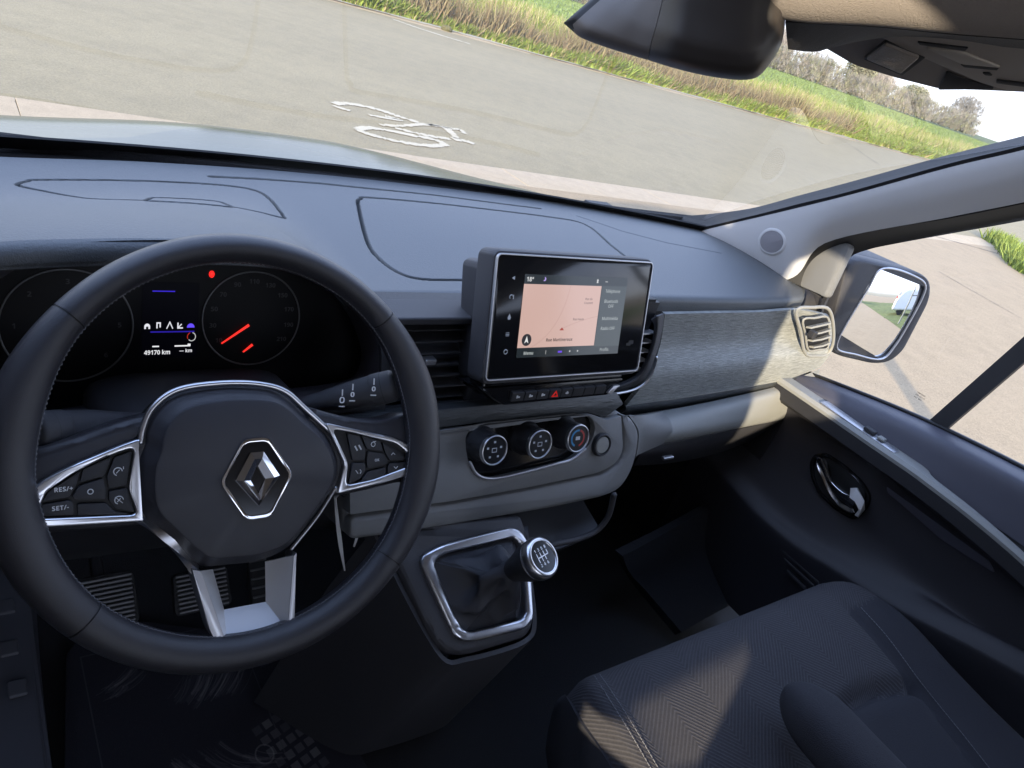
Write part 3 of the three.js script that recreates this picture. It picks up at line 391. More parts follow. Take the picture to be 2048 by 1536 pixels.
// ------------------------------------------------------------------ dashboard
const dash = thing('dashboard', 'blue-grey van dashboard with lidded top, touchscreen and brushed grey trim', 'dashboard');
{
  const zb = pw([-0.82, -0.54, -0.37, -0.14, 0.14, 0.44, 0.62, 0.74, 0.84], [-0.49, -0.543, -0.585, -0.617, -0.625, -0.616, -0.578, -0.545, -0.50]);
  const XS = [-0.82, -0.62, -0.54, -0.45, -0.36, -0.31, -0.28, -0.25, -0.22, -0.18, 0, 0.3, 0.55, 0.7, 0.78, 0.84];
  const zf = pw(XS, [-0.17, -0.145, -0.14, -0.14, -0.14, -0.147, -0.163, -0.192, -0.222, -0.24, -0.246, -0.248, -0.246, -0.25, -0.265, -0.30]);
  const yf = pw(XS, [1.18, 1.195, 1.207, 1.214, 1.215, 1.202, 1.18, 1.152, 1.13, 1.12, 1.119, 1.119, 1.119, 1.12, 1.12, 1.118]);
  const yTop = (x, v) => 1.135 + (yf(x) - 1.135) * sstep(0.15, 1.08, v) / sstep(0.15, 1.08, 1) + 0.006 * Math.sin(Math.PI * v) * sstep(-0.15, 0.1, x);
  const lidL = [[-0.5279,1.144,-0.4481],[-0.5169,1.144,-0.4673],[-0.5039,1.144,-0.4763],[-0.411,1.144,-0.5026],[-0.3174,1.144,-0.5191],[-0.2644,1.144,-0.5199],[-0.2405,1.144,-0.5076],[-0.2336,1.144,-0.4812],[-0.2339,1.144,-0.4467],[-0.2362,1.144,-0.4217],[-0.2455,1.144,-0.4079],[-0.3234,1.144,-0.3997],[-0.406,1.144,-0.3957],[-0.4605,1.144,-0.3907],[-0.4786,1.144,-0.4011],[-0.5043,1.144,-0.4258]].map((p) => [p[0], p[2]]);
  const tab = [[-0.4071,1.146,-0.3904],[-0.4026,1.146,-0.4084],[-0.3972,1.146,-0.4191],[-0.3867,1.146,-0.4249],[-0.3391,1.146,-0.4318],[-0.3178,1.146,-0.4303],[-0.3117,1.146,-0.4168],[-0.3114,1.146,-0.3958],[-0.3488,1.146,-0.3925]].map((p) => [p[0], p[2]]);
  const lidC = [[-0.0926,1.135,-0.5023],[-0.0792,1.135,-0.5217],[-0.06,1.135,-0.5306],[0.0854,1.135,-0.5263],[0.2969,1.135,-0.5158],[0.3653,1.135,-0.4955],[0.3629,1.135,-0.4138],[0.3561,1.135,-0.3159],[0.2317,1.135,-0.2872],[0.0271,1.135,-0.2753],[-0.0244,1.135,-0.2745],[-0.0952,1.135,-0.275],[-0.1238,1.135,-0.292],[-0.1355,1.135,-0.3342],[-0.1292,1.135,-0.3845]].map((p) => [p[0], p[2]]);
  const oval = [[0.8337,1.127,-0.4078],[0.8658,1.127,-0.411],[0.8963,1.127,-0.3907],[0.8994,1.127,-0.3506],[0.8802,1.127,-0.3152],[0.8463,1.127,-0.2967],[0.8186,1.127,-0.3022],[0.7981,1.127,-0.3314],[0.7967,1.127,-0.3647]].map((p) => [p[0], p[2]]);
  const slot = [[-0.2952,1.137,-0.5528],[-0.2215,1.137,-0.5656],[-0.1254,1.137,-0.5755],[-0.0232,1.137,-0.5738],[0.0903,1.137,-0.5719],[0.2133,1.137,-0.5641],[0.3044,1.137,-0.5604]].map((p) => [p[0], p[2]]);
  const seam = [[0.3788,1.13,-0.5386],[0.4478,1.13,-0.4782],[0.5381,1.13,-0.4389],[0.6747,1.13,-0.4073]].map((p) => [p[0], p[2]]);
  const smoothLoop = (l) => resample(l.map((p) => [p[0], p[1], 0]), 4, true);
  const LL = smoothLoop(lidL), TT = smoothLoop(tab), CC = smoothLoop(lidC), OO = smoothLoop(oval);
  const segd = (px, py, a, b) => { const dx = b[0] - a[0], dy = b[1] - a[1], t = Math.max(0, Math.min(1, ((px - a[0]) * dx + (py - a[1]) * dy) / (dx * dx + dy * dy))); return Math.hypot(px - a[0] - t * dx, py - a[1] - t * dy); };
  const dist = (l, x, z, closed) => { let d = 9; const n = l.length; for (let i = 0; i < (closed ? n : n - 1); i++) d = Math.min(d, segd(x, z, l[i], l[(i + 1) % n])); return d; };
  const inside = (l, x, z) => { let c = false; for (let i = 0, j = l.length - 1; i < l.length; j = i++) if ((l[i][1] > z) !== (l[j][1] > z) && x < (l[j][0] - l[i][0]) * (z - l[i][1]) / (l[j][1] - l[i][1]) + l[i][0]) c = !c; return c; };
  const bb = (l) => [Math.min(...l.map((p) => p[0])), Math.max(...l.map((p) => p[0])), Math.min(...l.map((p) => p[1])), Math.max(...l.map((p) => p[1]))];
  const near = (b, x, z, m) => x > b[0] - m && x < b[1] + m && z > b[2] - m && z < b[3] + m;
  const loops = [[LL, bb(LL)], [TT, bb(TT)], [CC, bb(CC)], [OO, bb(OO)]], sb = bb(slot), mb = bb(seam);
  const nx = 1100, nv = 300, pos = new Float32Array((nx + 1) * (nv + 1) * 3), uv = new Float32Array((nx + 1) * (nv + 1) * 2), cls = new Uint8Array((nx + 1) * (nv + 1));
  for (let i = 0; i <= nv; i++) for (let j = 0; j <= nx; j++) {
    const x = lerp(-0.82, 0.835, j / nx), v = i / nv, z = lerp(zb(x), zf(x), v); let y = yTop(x, v), k = 0;
    const g = (d, w, h) => { y -= h * (1 - sstep(w * 0.3, w, d)); };
    for (let q = 0; q < 4; q++) if (near(loops[q][1], x, z, 0.01)) {
      const d = dist(loops[q][0], x, z, true), inn = inside(loops[q][0], x, z);
      if (q === 3) { if (inn) { k = 4; y -= 0.014 * sstep(0, 0.006, d); } }
      else { g(d, q === 2 ? 0.0032 : 0.0027, 0.009); if (inn) k = q + 1; }
    }
    if (near(sb, x, z, 0.01)) g(dist(slot, x, z, false), 0.004, 0.009);
    if (near(mb, x, z, 0.01)) g(dist(seam, x, z, false), 0.002, 0.0015);
    const o = i * (nx + 1) + j; pos.set([x, y, z], o * 3); uv.set([x, z], o * 2); cls[o] = k;
  }
  const all = [], byk = [[], [], [], [], []];
  for (let i = 0; i < nv; i++) for (let j = 0; j < nx; j++) {
    const a = i * (nx + 1) + j, b = a + 1, c = a + nx + 1, d = c + 1, t = [a, c, b, b, c, d]; all.push(...t);
    byk[cls[a]].push(...t);
  }
  const full = new THREE.BufferGeometry(); full.setAttribute('position', new THREE.BufferAttribute(pos, 3)); full.setAttribute('uv', new THREE.BufferAttribute(uv, 2)); full.setIndex(all); full.computeVertexNormals();
  const pick = (k) => { const map = new Map(), p = [], n = [], u = [], ix = []; for (const i of byk[k]) { if (!map.has(i)) { map.set(i, map.size); p.push(pos[i * 3], pos[i * 3 + 1], pos[i * 3 + 2]); n.push(full.attributes.normal.getX(i), full.attributes.normal.getY(i), full.attributes.normal.getZ(i)); u.push(uv[i * 2], uv[i * 2 + 1]); } ix.push(map.get(i)); }
    const g = new THREE.BufferGeometry(); g.setAttribute('position', new THREE.Float32BufferAttribute(p, 3)); g.setAttribute('normal', new THREE.Float32BufferAttribute(n, 3)); g.setAttribute('uv', new THREE.Float32BufferAttribute(u, 2)); g.setIndex(ix); return g; };
  mesh('top_panel', pick(0), M.pad, dash);
  const l1 = mesh('storage_lid', pick(1), M.pad, dash, 'storage lid behind the steering wheel with a finger tab');
  mesh('finger_tab', pick(2), M.pad, l1);
  mesh('storage_lid', pick(3), M.pad, dash, 'wide storage lid behind the touchscreen');
  mesh('demister_outlet', pick(4), M.dark, dash);
  // rolled front edge of the top panel
  const cols = []; for (let j = 0; j <= 120; j++) cols.push(lerp(-0.82, 0.835, j / 120));
  const hood = (x) => 1 - sstep(-0.27, -0.2, x);
  const lipRows = [[0, 0], [0.0015, 0.006], [0.006, 0.0105], [0.012, 0.012]].map(([dy, dz]) => cols.map((x) => [x, yf(x) - dy, zf(x) + dz]));
  lipRows.push(cols.map((x) => [x, yf(x) - lerp(0.023, 0.017, hood(x)), zf(x) + 0.0115]), cols.map((x) => [x, yf(x) - lerp(0.026, 0.02, hood(x)), zf(x) + 0.006]), cols.map((x) => [x, yf(x) - lerp(0.024, 0.02, hood(x)), zf(x) - 0.05]));
  mesh('top_panel_edge', loft(lipRows, { sv: 3, flip: true }), M.pad, dash);
  // right-hand fascia
  mesh('fascia_panel', loft([
    [[0.3467,1.0939,-0.225],[0.4622,1.0957,-0.225],[0.6063,1.098,-0.2246],[0.7224,1.106,-0.2181],[0.8269,1.0957,-0.2122]], [[0.3678,1.0341,-0.225],[0.4866,1.0357,-0.225],[0.6324,1.0382,-0.2232],[0.7581,1.0484,-0.2161],[0.8843,1.0528,-0.212]],
    [[0.3478,0.9853,-0.205],[0.4735,0.9884,-0.205],[0.6148,0.9969,-0.204],[0.7451,1.0145,-0.1955],[0.8683,1.0249,-0.19]], [[0.3222,0.926,-0.205],[0.4596,0.9311,-0.205],[0.6152,0.9399,-0.204],[0.7578,0.9574,-0.1947],[0.8573,0.9851,-0.19]]], { su: 8, sv: 6, thick: 0.008, flip: true }), M.trim, dash, 'brushed grey panel in front of the passenger');
  mesh('fascia_strip', loft([[[0.3228,0.9249,-0.205],[0.4602,0.93,-0.205],[0.616,0.9387,-0.204],[0.744,0.9541,-0.1956],[0.7975,0.9662,-0.1921]], [[0.3239,0.9154,-0.205],[0.4664,0.9195,-0.205],[0.6221,0.9292,-0.2036],[0.7502,0.9454,-0.1952],[0.8022,0.96,-0.1918]], [[0.3184,0.8852,-0.225],[0.5029,0.8926,-0.225],[0.661,0.9035,-0.2216],[0.7868,0.9218,-0.2144],[0.8487,0.9329,-0.212]]], { su: 8, sv: 4, thick: 0.006, flip: true }), M.darkTrim, dash);
  mesh('shelf_panel', loft([
    [[0.2167,0.8987,-0.205],[0.3201,0.9011,-0.205],[0.4461,0.9069,-0.205],[0.5996,0.9183,-0.205],[0.7453,0.9431,-0.1955],[0.8028,0.9637,-0.1918],[0.8606,0.9812,-0.19]], [[0.1988,0.9161,-0.165],[0.2954,0.915,-0.165],[0.4136,0.9151,-0.1707],[0.5863,0.9215,-0.1793],[0.7436,0.9384,-0.1769],[0.8061,0.9566,-0.1755],[0.8413,0.9694,-0.175]],
    [[0.2157,0.891,-0.145],[0.3035,0.9036,-0.1452],[0.4182,0.899,-0.1529],[0.6017,0.8972,-0.165],[0.7735,0.9093,-0.1688],[0.8312,0.9285,-0.17],[0.8463,0.9374,-0.17]], [[0.2403,0.862,-0.145],[0.3312,0.8819,-0.1471],[0.4404,0.8798,-0.1544],[0.6289,0.8772,-0.1656],[0.8035,0.882,-0.1694],[0.848,0.9017,-0.17],[0.8567,0.9163,-0.17]], [[0.2624,0.8418,-0.16],[0.354,0.8647,-0.1618],[0.4607,0.8648,-0.1654],[0.6423,0.8671,-0.1709],[0.8191,0.8715,-0.1748],[0.8572,0.8923,-0.175],[0.8621,0.9048,-0.175]]], { su: 6, sv: 5, thick: 0.006, flip: true }), M.grey, dash);
  const gl = mesh('glovebox_lid', loft([[[0.3553,0.8624,-0.1618],[0.4622,0.8623,-0.1654],[0.6442,0.8644,-0.171],[0.7371,0.8674,-0.173],[0.781,0.8696,-0.1739]], [[0.3657,0.8395,-0.1683],[0.4926,0.827,-0.1746],[0.6662,0.834,-0.1786],[0.7547,0.8501,-0.1766],[0.7876,0.8598,-0.1759]], [[0.4458,0.7608,-0.225],[0.5714,0.7502,-0.225],[0.7037,0.7614,-0.2191],[0.814,0.796,-0.2129],[0.8615,0.8211,-0.212]]], { su: 6, sv: 4, thick: 0.008, flip: true }), M.soft, dash);
  mesh('glovebox_end', loft([[[0.7851,0.8691,-0.174],[0.8224,0.8698,-0.1748],[0.8539,0.8848,-0.175]], [[0.7923,0.8607,-0.1758],[0.8235,0.8643,-0.1751],[0.8505,0.8773,-0.175]], [[0.8657,0.8206,-0.212],[0.8923,0.8286,-0.212],[0.9193,0.8368,-0.212]]], { su: 4, sv: 3, thick: 0.008, flip: true }), M.soft, dash);
  mesh('latch', rbox(0.028, 0.006, 0.008, 0.002), M.satin, gl).position.set(...[0.4269,0.8384,-0.1535]);
  mesh('lower_panel', box(0.46, 0.1, 0.02), M.black, dash).position.set(0.58, 0.76, -0.32);
  // end air vent
  const ve = part('air_vent', dash);
  mesh('vent_frame', tube([[0.6783,1.1166,-0.1999],[0.7219,1.1226,-0.1971],[0.7679,1.1233,-0.194],[0.7998,1.1044,-0.192],[0.8569,1.0397,-0.19],[0.8579,1.0192,-0.19],[0.8146,1.0144,-0.191],[0.7807,1.0191,-0.1932],[0.7274,1.0679,-0.1967]], 0.0034, { closed: true, rs: 8 }), M.grey, ve);
  mesh('vent_frame', tube([[0.7138,1.0963,-0.1976],[0.747,1.1006,-0.1954],[0.7836,1.1039,-0.193],[0.8135,1.0753,-0.1911],[0.8427,1.0342,-0.19],[0.8126,1.0298,-0.1911],[0.7844,1.0273,-0.193],[0.7458,1.0626,-0.1955]], 0.0024, { closed: true, rs: 8 }), M.grey, ve);
  mesh('vent_recess', loft([[[0.7169,1.0942,-0.1974],[0.7479,1.0995,-0.1954],[0.7878,1.1007,-0.1928]], [[0.7442,1.0626,-0.1956],[0.7779,1.0654,-0.1934],[0.8192,1.0661,-0.1907]], [[0.7769,1.0285,-0.1935],[0.8083,1.031,-0.1914],[0.8441,1.0306,-0.19]]], { thick: 0.003, flip: true }).translate(0, 0, 0.001), M.black, ve);
  for (const row of [[[0.7322,1.0825,-0.1964],[0.7572,1.0875,-0.1947],[0.7883,1.094,-0.1927]], [[0.7447,1.0682,-0.1956],[0.7726,1.0721,-0.1937],[0.8015,1.0796,-0.1919]], [[0.7591,1.0537,-0.1946],[0.7874,1.0575,-0.1928],[0.8134,1.0649,-0.1911]], [[0.7754,1.0389,-0.1936],[0.8025,1.0426,-0.1918],[0.8221,1.0499,-0.1905]]]) mesh('vane', bar(row.map((p) => [p[0], p[1], p[2] + 0.006]), 0.012, 0.0035, [0, 0.35, 0.94], [0, 0.94, -0.35]), M.grey, ve);
  mesh('vent_tab', rbox(0.012, 0.014, 0.014, 0.002), M.dark, ve).position.set(...[0.7332,1.0755,-0.1771]);
  // centre: backing, left vent, right vent
  mesh('centre_backing', box(0.56, 0.24, 0.02), M.dark, dash).position.set(0.03, 1.0, -0.225);
  const vl = part('air_vent', dash);
  {
    const a = [-0.1769,1.1137,-0.165], b = [-0.0577,0.9972,-0.165], x0 = a[0] - 0.02, x1 = b[0], y0 = b[1], y1 = a[1], z = -0.165;
    mesh('vent_frame', rbox(x1 - x0 + 0.02, 0.01, 0.05, 0.003), M.soft, vl).position.set((x0 + x1) / 2, y1 + 0.005, z - 0.02);
    mesh('vent_frame', rbox(x1 - x0 + 0.02, 0.014, 0.05, 0.003), M.soft, vl).position.set((x0 + x1) / 2, y0 - 0.007, z - 0.02);
    for (const x of [x0 - 0.004, x1 + 0.004]) mesh('vent_frame', rbox(0.008, y1 - y0 + 0.004, 0.05, 0.003), M.soft, vl).position.set(x, (y0 + y1) / 2, z - 0.0205);
    mesh('vent_recess', box(x1 - x0, y1 - y0, 0.004), M.black, vl).position.set((x0 + x1) / 2, (y0 + y1) / 2, z - 0.05);
    for (let k = 0; k < 7; k++) { const s = mesh('vane', rbox(x1 - x0 - 0.001, 0.0022, 0.022, 0.001), M.soft, vl); s.position.set((x0 + x1) / 2, lerp(y0 + 0.008, y1 - 0.008, k / 6), z - 0.012); s.rotation.x = 0.22; }
    mesh('vent_tab', rbox(0.016, 0.008, 0.012, 0.002), M.satin, vl).position.set(...[-0.1292,1.0631,-0.163]);
    mesh('chrome_strip', bar([[-0.1361,1.0092,-0.14],[-0.118,1.0091,-0.14],[-0.0686,1.01,-0.14]], 0.006, 0.004, [0, 1, 0], [0, 0, 1]), M.silver, vl);
  }
  const vr = part('air_vent', dash);
  mesh('vent_frame', loft([[[0.3449,1.0948,-0.225],[0.3576,1.0635,-0.225],[0.3668,1.0292,-0.225],[0.3746,0.9732,-0.225],[0.3529,0.9498,-0.225],[0.297,0.9395,-0.225]], [[0.2893,1.1093,-0.19],[0.302,1.0822,-0.19],[0.3105,1.0496,-0.19],[0.3134,1.0046,-0.19],[0.2956,0.9843,-0.19],[0.2506,0.9729,-0.19]], [[0.2874,1.0967,-0.2],[0.3019,1.083,-0.2],[0.3115,1.0437,-0.2],[0.311,1.0044,-0.2],[0.294,0.9868,-0.2],[0.2579,0.9756,-0.2]]], { su: 6, sv: 4, thick: 0.004, flip: true }), M.soft, vr);
  mesh('vent_recess', box(0.13, 0.13, 0.006), M.black, vr).position.set(0.235, 1.06, -0.2185);
  for (const p of [[[0.1963,1.0686,-0.208],[0.315,1.0709,-0.208]], [[0.2043,1.0516,-0.208],[0.3171,1.054,-0.208]], [[0.2124,1.0342,-0.208],[0.3197,1.0359,-0.208]], [[0.2203,1.0173,-0.208],[0.3231,1.0184,-0.208]], [[0.2284,1.0001,-0.208],[0.3245,0.9997,-0.208]]]) mesh('vane', bar(p, 0.02, 0.0022, [0, 0.2, 0.98], [0, 0.98, -0.2]), M.satin, vr);
  mesh('chrome_strip', tube([[0.2438,0.967,-0.188],[0.283,0.9688,-0.188],[0.3094,0.9747,-0.188],[0.3248,0.9866,-0.188],[0.3285,1.0089,-0.188],[0.3236,1.0333,-0.188]], 0.0026, { rs: 6 }), M.silver, vr);
  // touchscreen
  const ts = part('touchscreen', dash, [0.025, 1.154, -0.104], rad(-18.3));
  mesh('housing', merge([plate(roundPoly([[-0.131, -0.08], [0.131, -0.08], [0.131, 0.078], [-0.131, 0.078]], 0.012), 0.03, 0.004, -0.0022), plate(roundPoly([[-0.106, -0.092], [0.11, -0.092], [0.115, 0.06], [-0.114, 0.06]], 0.012), 0.06, 0.008, -0.028)]), M.soft, ts);
  mesh('glass', plate(roundPoly([[-0.1265, -0.0725], [0.1265, -0.0725], [0.1265, 0.0725], [-0.1265, 0.0725]], 0.006), 0.006, 0.001, 0), M.gloss, ts);
  { const s = roundPoly([[-0.1285, -0.0745], [0.1285, -0.0745], [0.1285, 0.0745], [-0.1285, 0.0745]], 0.008); s.holes.push(roundPoly([[-0.1268, -0.0728], [-0.1268, 0.0728], [0.1268, 0.0728], [0.1268, -0.0728]], 0.006, THREE.Path)); mesh('rim', plate(s, 0.008, 0.0005, 0.0012), M.satin, ts); }
  const ui = canvasTex(1024, 600, (c, w, h) => {
    c.fillStyle = '#2b3338'; c.fillRect(0, 0, w, h);
    c.fillStyle = '#454e52'; c.fillRect(760, 66, 264, 470);
    c.fillStyle = '#e9c3b8'; c.fillRect(0, 68, 752, 460);
    c.strokeStyle = '#dcb3a8'; c.lineWidth = 5; c.beginPath(); c.moveTo(120, 528); c.quadraticCurveTo(380, 420, 440, 68); c.moveTo(380, 400); c.quadraticCurveTo(560, 330, 752, 300); c.stroke();
    c.fillStyle = '#f2f2f2'; c.font = 'bold 44px sans-serif'; c.fillText('18°', 18, 50);
    c.fillStyle = '#c7b0ff'; c.beginPath(); c.arc(182, 30, 15, 0, 7); c.fill(); c.fillStyle = '#2b3338'; c.beginPath(); c.arc(172, 26, 13, 0, 7); c.fill();
    c.fillStyle = '#e8e8e8'; c.beginPath(); c.arc(704, 26, 9, 0, 7); c.fill(); c.fillRect(696, 34, 16, 12); c.fillRect(786, 32, 26, 5);
    c.fillStyle = '#5a4642'; c.font = '24px sans-serif'; c.fillText('Rue du', 600, 176); c.fillText('Couvent', 594, 206); c.fillText('Rue Haute', 500, 330);
    c.fillStyle = '#4a3835'; c.font = 'bold 32px sans-serif'; c.fillText('Rue Martineroux', 260, 486);
    c.fillStyle = '#b8402e'; c.beginPath(); c.moveTo(380, 404); c.lineTo(402, 382); c.lineTo(424, 404); c.fill();
    c.fillStyle = '#3a3a40'; c.beginPath(); c.arc(78, 470, 44, 0, 7); c.fill(); c.fillStyle = '#fff'; c.beginPath(); c.moveTo(78, 440); c.lineTo(98, 496); c.lineTo(78, 482); c.lineTo(58, 496); c.fill();
    c.fillStyle = '#c9d0d0'; c.font = '34px sans-serif'; for (const [t, y] of [['Téléphone', 118], ['Bluetooth', 196], ['OFF', 234], ['Multimédia', 330], ['Radio OFF', 408]]) c.fillText(t, t === 'OFF' ? 850 : 800, y);
    c.fillText('Profils', 820, 576); c.font = 'bold 34px sans-serif'; c.fillText('Menu', 62, 580);
    c.fillStyle = '#7a4cff'; c.fillRect(390, 560, 40, 14); c.fillStyle = '#dcdcdc'; c.fillRect(502, 560, 12, 12); c.fillRect(582, 560, 12, 12); c.fillRect(270, 552, 4, 30);
  });
  mesh('display', new THREE.PlaneGeometry(0.170, 0.1).translate(-0.001, 0.002, 0.0006), new THREE.MeshStandardMaterial({ color: 0x000000, roughness: 0.12, emissive: 0xffffff, emissiveMap: ui, emissiveIntensity: 0.19 }), ts);
  const ic = (g, x, y) => mesh('icon', g.translate(x, y, 0.0005), M.print, ts);
  const tri = (s) => new THREE.ExtrudeGeometry(new THREE.Shape([[-s, 0], [s, s], [s, -s]].map((p) => new THREE.Vector2(...p))), { depth: 0.0002, bevelEnabled: false });
  ic(tri(0.0022), -0.1025, 0.047); ic(merge([new THREE.TorusGeometry(0.0024, 0.0006, 4, 10, 4), box(0.001, 0.005, 0.0004).translate(0.003, 0, 0)]), -0.1025, 0.025);
  ic(merge([tri(0.0026).rotateZ(-1.57), box(0.0036, 0.003, 0.0003).translate(0, -0.003, 0)]), -0.1025, 0.003); ic(merge([0, 1, 2].map((k) => box(0.005, 0.0007, 0.0003).translate(0, k * 0.0018 - 0.0018, 0))), -0.1025, -0.019); ic(new THREE.TorusGeometry(0.0026, 0.0005, 4, 12), -0.1025, -0.04);
  mesh('sticker', plate(new THREE.Shape([[0.098, -0.038], [0.106, -0.038], [0.106, -0.036], [0.111, -0.036], [0.111, -0.031], [0.102, -0.031], [0.102, -0.034], [0.098, -0.034]].map((p) => new THREE.Vector2(...p))), 0.0004, 0, 0.0008), M.black, ts);
  // switch bar under the screen
  const br = part('switch_bar', dash, [0.025, 1.154, -0.104], rad(-18.3));
  mesh('bar_body', merge([plate(roundPoly([[-0.125, -0.086], [-0.09, -0.109], [0.085, -0.108], [0.112, -0.086]], 0.003), 0.06, 0.002, -0.008), rbox(0.235, 0.012, 0.03, 0.004).translate(-0.005, -0.0815, -0.026)]), M.gloss, br);
  mesh('end_cap', plate(roundPoly([[0.081, -0.104], [0.092, -0.0945], [0.103, -0.0945], [0.088, -0.107]], 0.001), 0.01, 0.001, -0.0045), M.satin, br);
  for (let k = 0; k < 8; k++) {
    const b = mesh('push_switch', plate(roundPoly([[-0.0094, -0.0062], [0.0094, -0.0062], [0.0094, 0.0062], [-0.0094, 0.0062]], 0.0015), 0.012, 0.001, 0), M.dark, br);
    b.position.set(lerp(-0.073, 0.066, k / 7), -0.0985, -0.0035); b.rotation.x = 0.25;
    if (k === 3) { const t = new THREE.Shape([[-0.0055, -0.0038], [0.0055, -0.0038], [0, 0.0052]].map((p) => new THREE.Vector2(...p))); t.holes.push(new THREE.Path([[-0.0032, -0.0025], [0, 0.0028], [0.0032, -0.0025]].map((p) => new THREE.Vector2(...p)))); mesh('hazard_mark', plate(t, 0.0005, 0, 0.0006), M.red, b); }
    else if (k < 5) mesh('switch_mark', merge([rbox(0.005, 0.002, 0.0005, 0.0002), box(0.0022, 0.0038, 0.0004).translate(k === 4 ? 0 : -0.0018, 0.0005, 0)]).translate(0, 0, 0.0003), M.print, b);
  }
  // climate controls
  const cl = part('climate_panel', dash, [0.03, 0.965, -0.088], rad(-20));
  mesh('trim_band', plate(roundPoly([[-0.2785,0.0595],[-0.1631,0.0632],[-0.0719,0.063],[0.0114,0.0649],[0.1441,0.065],[0.1618,0.0457],[0.1258,0.0275],[0.0905,0.0387],[-0.0287,0.0413],[-0.1455,0.0396],[-0.2775,0.0361]], 0.004), 0.03, 0.002, -0.006), M.darkTrim, cl);
  const hole = roundPoly([[-0.1226,0.0302],[-0.0993,0.0403],[0.06,0.0399],[0.0933,0.0333],[0.1037,0.0161],[0.0956,-0.0085],[0.0619,-0.0283],[0.0326,-0.0312],[-0.0793,-0.0365],[-0.1022,-0.0278],[-0.115,-0.0047]].reverse(), [0.01, 0.012, 0.012, 0.012, 0.012, 0.012, 0.012, 0.01, 0.012, 0.012, 0.012], THREE.Path);
  { const s = roundPoly([[-0.2774,0.0332],[-0.1489,0.0374],[-0.0285,0.0392],[0.0917,0.0372],[0.126,0.026],[0.1531,0.0296],[0.1662,-0.0242],[0.1557,-0.0432],[0.1244,-0.0539],[-0.0087,-0.0574],[-0.1338,-0.0574],[-0.2736,-0.0512]], [0.002, 0.002, 0.002, 0.002, 0.002, 0.002, 0.02, 0.02, 0.02, 0.02, 0.02, 0.002]); s.holes.push(hole); mesh('control_plate', plate(s, 0.02, 0.0015, 0), M.mould, cl); }
  mesh('apron', plate(roundPoly([[-0.2778,0.042],[0.088,0.0426],[0.152,0.0358],[0.1733,0.0279],[0.1971,0.0023],[0.1988,-0.0319],[0.1911,-0.063],[0.1724,-0.0868],[0.141,-0.0948],[0.0317,-0.0954],[-0.1348,-0.0903],[-0.2722,-0.0835]], [0.01, 0.01, 0.005, 0.01, 0.015, 0.02, 0.03, 0.03, 0.03, 0.03, 0.03, 0.01]), 0.075, 0.012, -0.012, 8, 4), M.mould, cl);
  { const s = roundPoly([[0.1592,0.0299],[0.1768,0.0253],[0.2005,0.0012],[0.2022,-0.0332],[0.1944,-0.0644],[0.1756,-0.0884],[0.1441,-0.0963],[0.0344,-0.097],[-0.1328,-0.0918],[-0.2707,-0.0851],[-0.2721,-0.0544],[-0.1316,-0.0608],[-0.0059,-0.061],[0.1299,-0.058],[0.1624,-0.0466],[0.1727,-0.0258]], [0.002, 0.01, 0.015, 0.02, 0.03, 0.03, 0.03, 0.03, 0.03, 0.01, 0.01, 0.02, 0.02, 0.02, 0.02, 0.02]); mesh('apron_edge', plate(s, 0.03, 0.008, -0.002, 8, 4), M.mould, cl); }
  mesh('apron_flank', loft([[[0.2119,0.9842,-0.1078], [0.2355,0.9622,-0.0997], [0.2428,0.9399,-0.0938], [0.2482,0.9126,-0.0902]], [[0.2677,0.9699,-0.1217], [0.2777,0.9549,-0.1141], [0.2769,0.9336,-0.1085], [0.2847,0.8982,-0.1116]], [[0.4702,0.8877,-0.225], [0.4074,0.9138,-0.1704], [0.4039,0.8992,-0.1519], [0.4155,0.8649,-0.1639]]], { su: 5, sv: 6, thick: 0.005 }), M.mould, dash);
  mesh('recess', plate(roundPoly([[-0.1386,0.0292],[-0.0937,0.0498],[0.0674,0.047],[0.1176,0.0355],[0.1264,0.0113],[0.1214,-0.0218],[0.0728,-0.0462],[-0.0705,-0.0584],[-0.1184,-0.0341]], 0.01), 0.006, 0, -0.0095), M.gloss, cl);
  mesh('recess_lip', tube([[-0.1123,-0.0081],[-0.1016,-0.0242],[-0.0803,-0.034],[0.0315,-0.0285],[0.0607,-0.0256],[0.0856,-0.013]].map((p) => [p[0], p[1], 0.001]), 0.0022, { rs: 6 }), M.satin, cl);
  const faces = [[-0.0964,0.0146], [-0.0233,0.0143], [0.0431,0.0154]];
  faces.forEach((p, k) => {
    const kn = part('climate_knob', dash); kn.rotation.x = rad(-20);
    const c = Math.cos(rad(20)), s = Math.sin(rad(20)); kn.position.set(0.03 + p[0], 0.965 + p[1] * c + 0.03 * s, -0.088 - p[1] * s + 0.03 * c);
    mesh('grip', new THREE.LatheGeometry([[0.0235, -0.0405], [0.0235, -0.03], [0.0205, -0.028], [0.0195, -0.006], [0.0185, -0.002], [0, -0.002]].map((q) => new THREE.Vector2(...q)), 40).rotateX(Math.PI / 2), M.dark, kn);
    mesh('ring', new THREE.LatheGeometry([[0.0175, -0.003], [0.0178, 0], [0.0188, 0.0008], [0.0198, -0.0004], [0.0202, -0.005]].map((q) => new THREE.Vector2(...q)), 40).rotateX(Math.PI / 2), M.silver, kn);
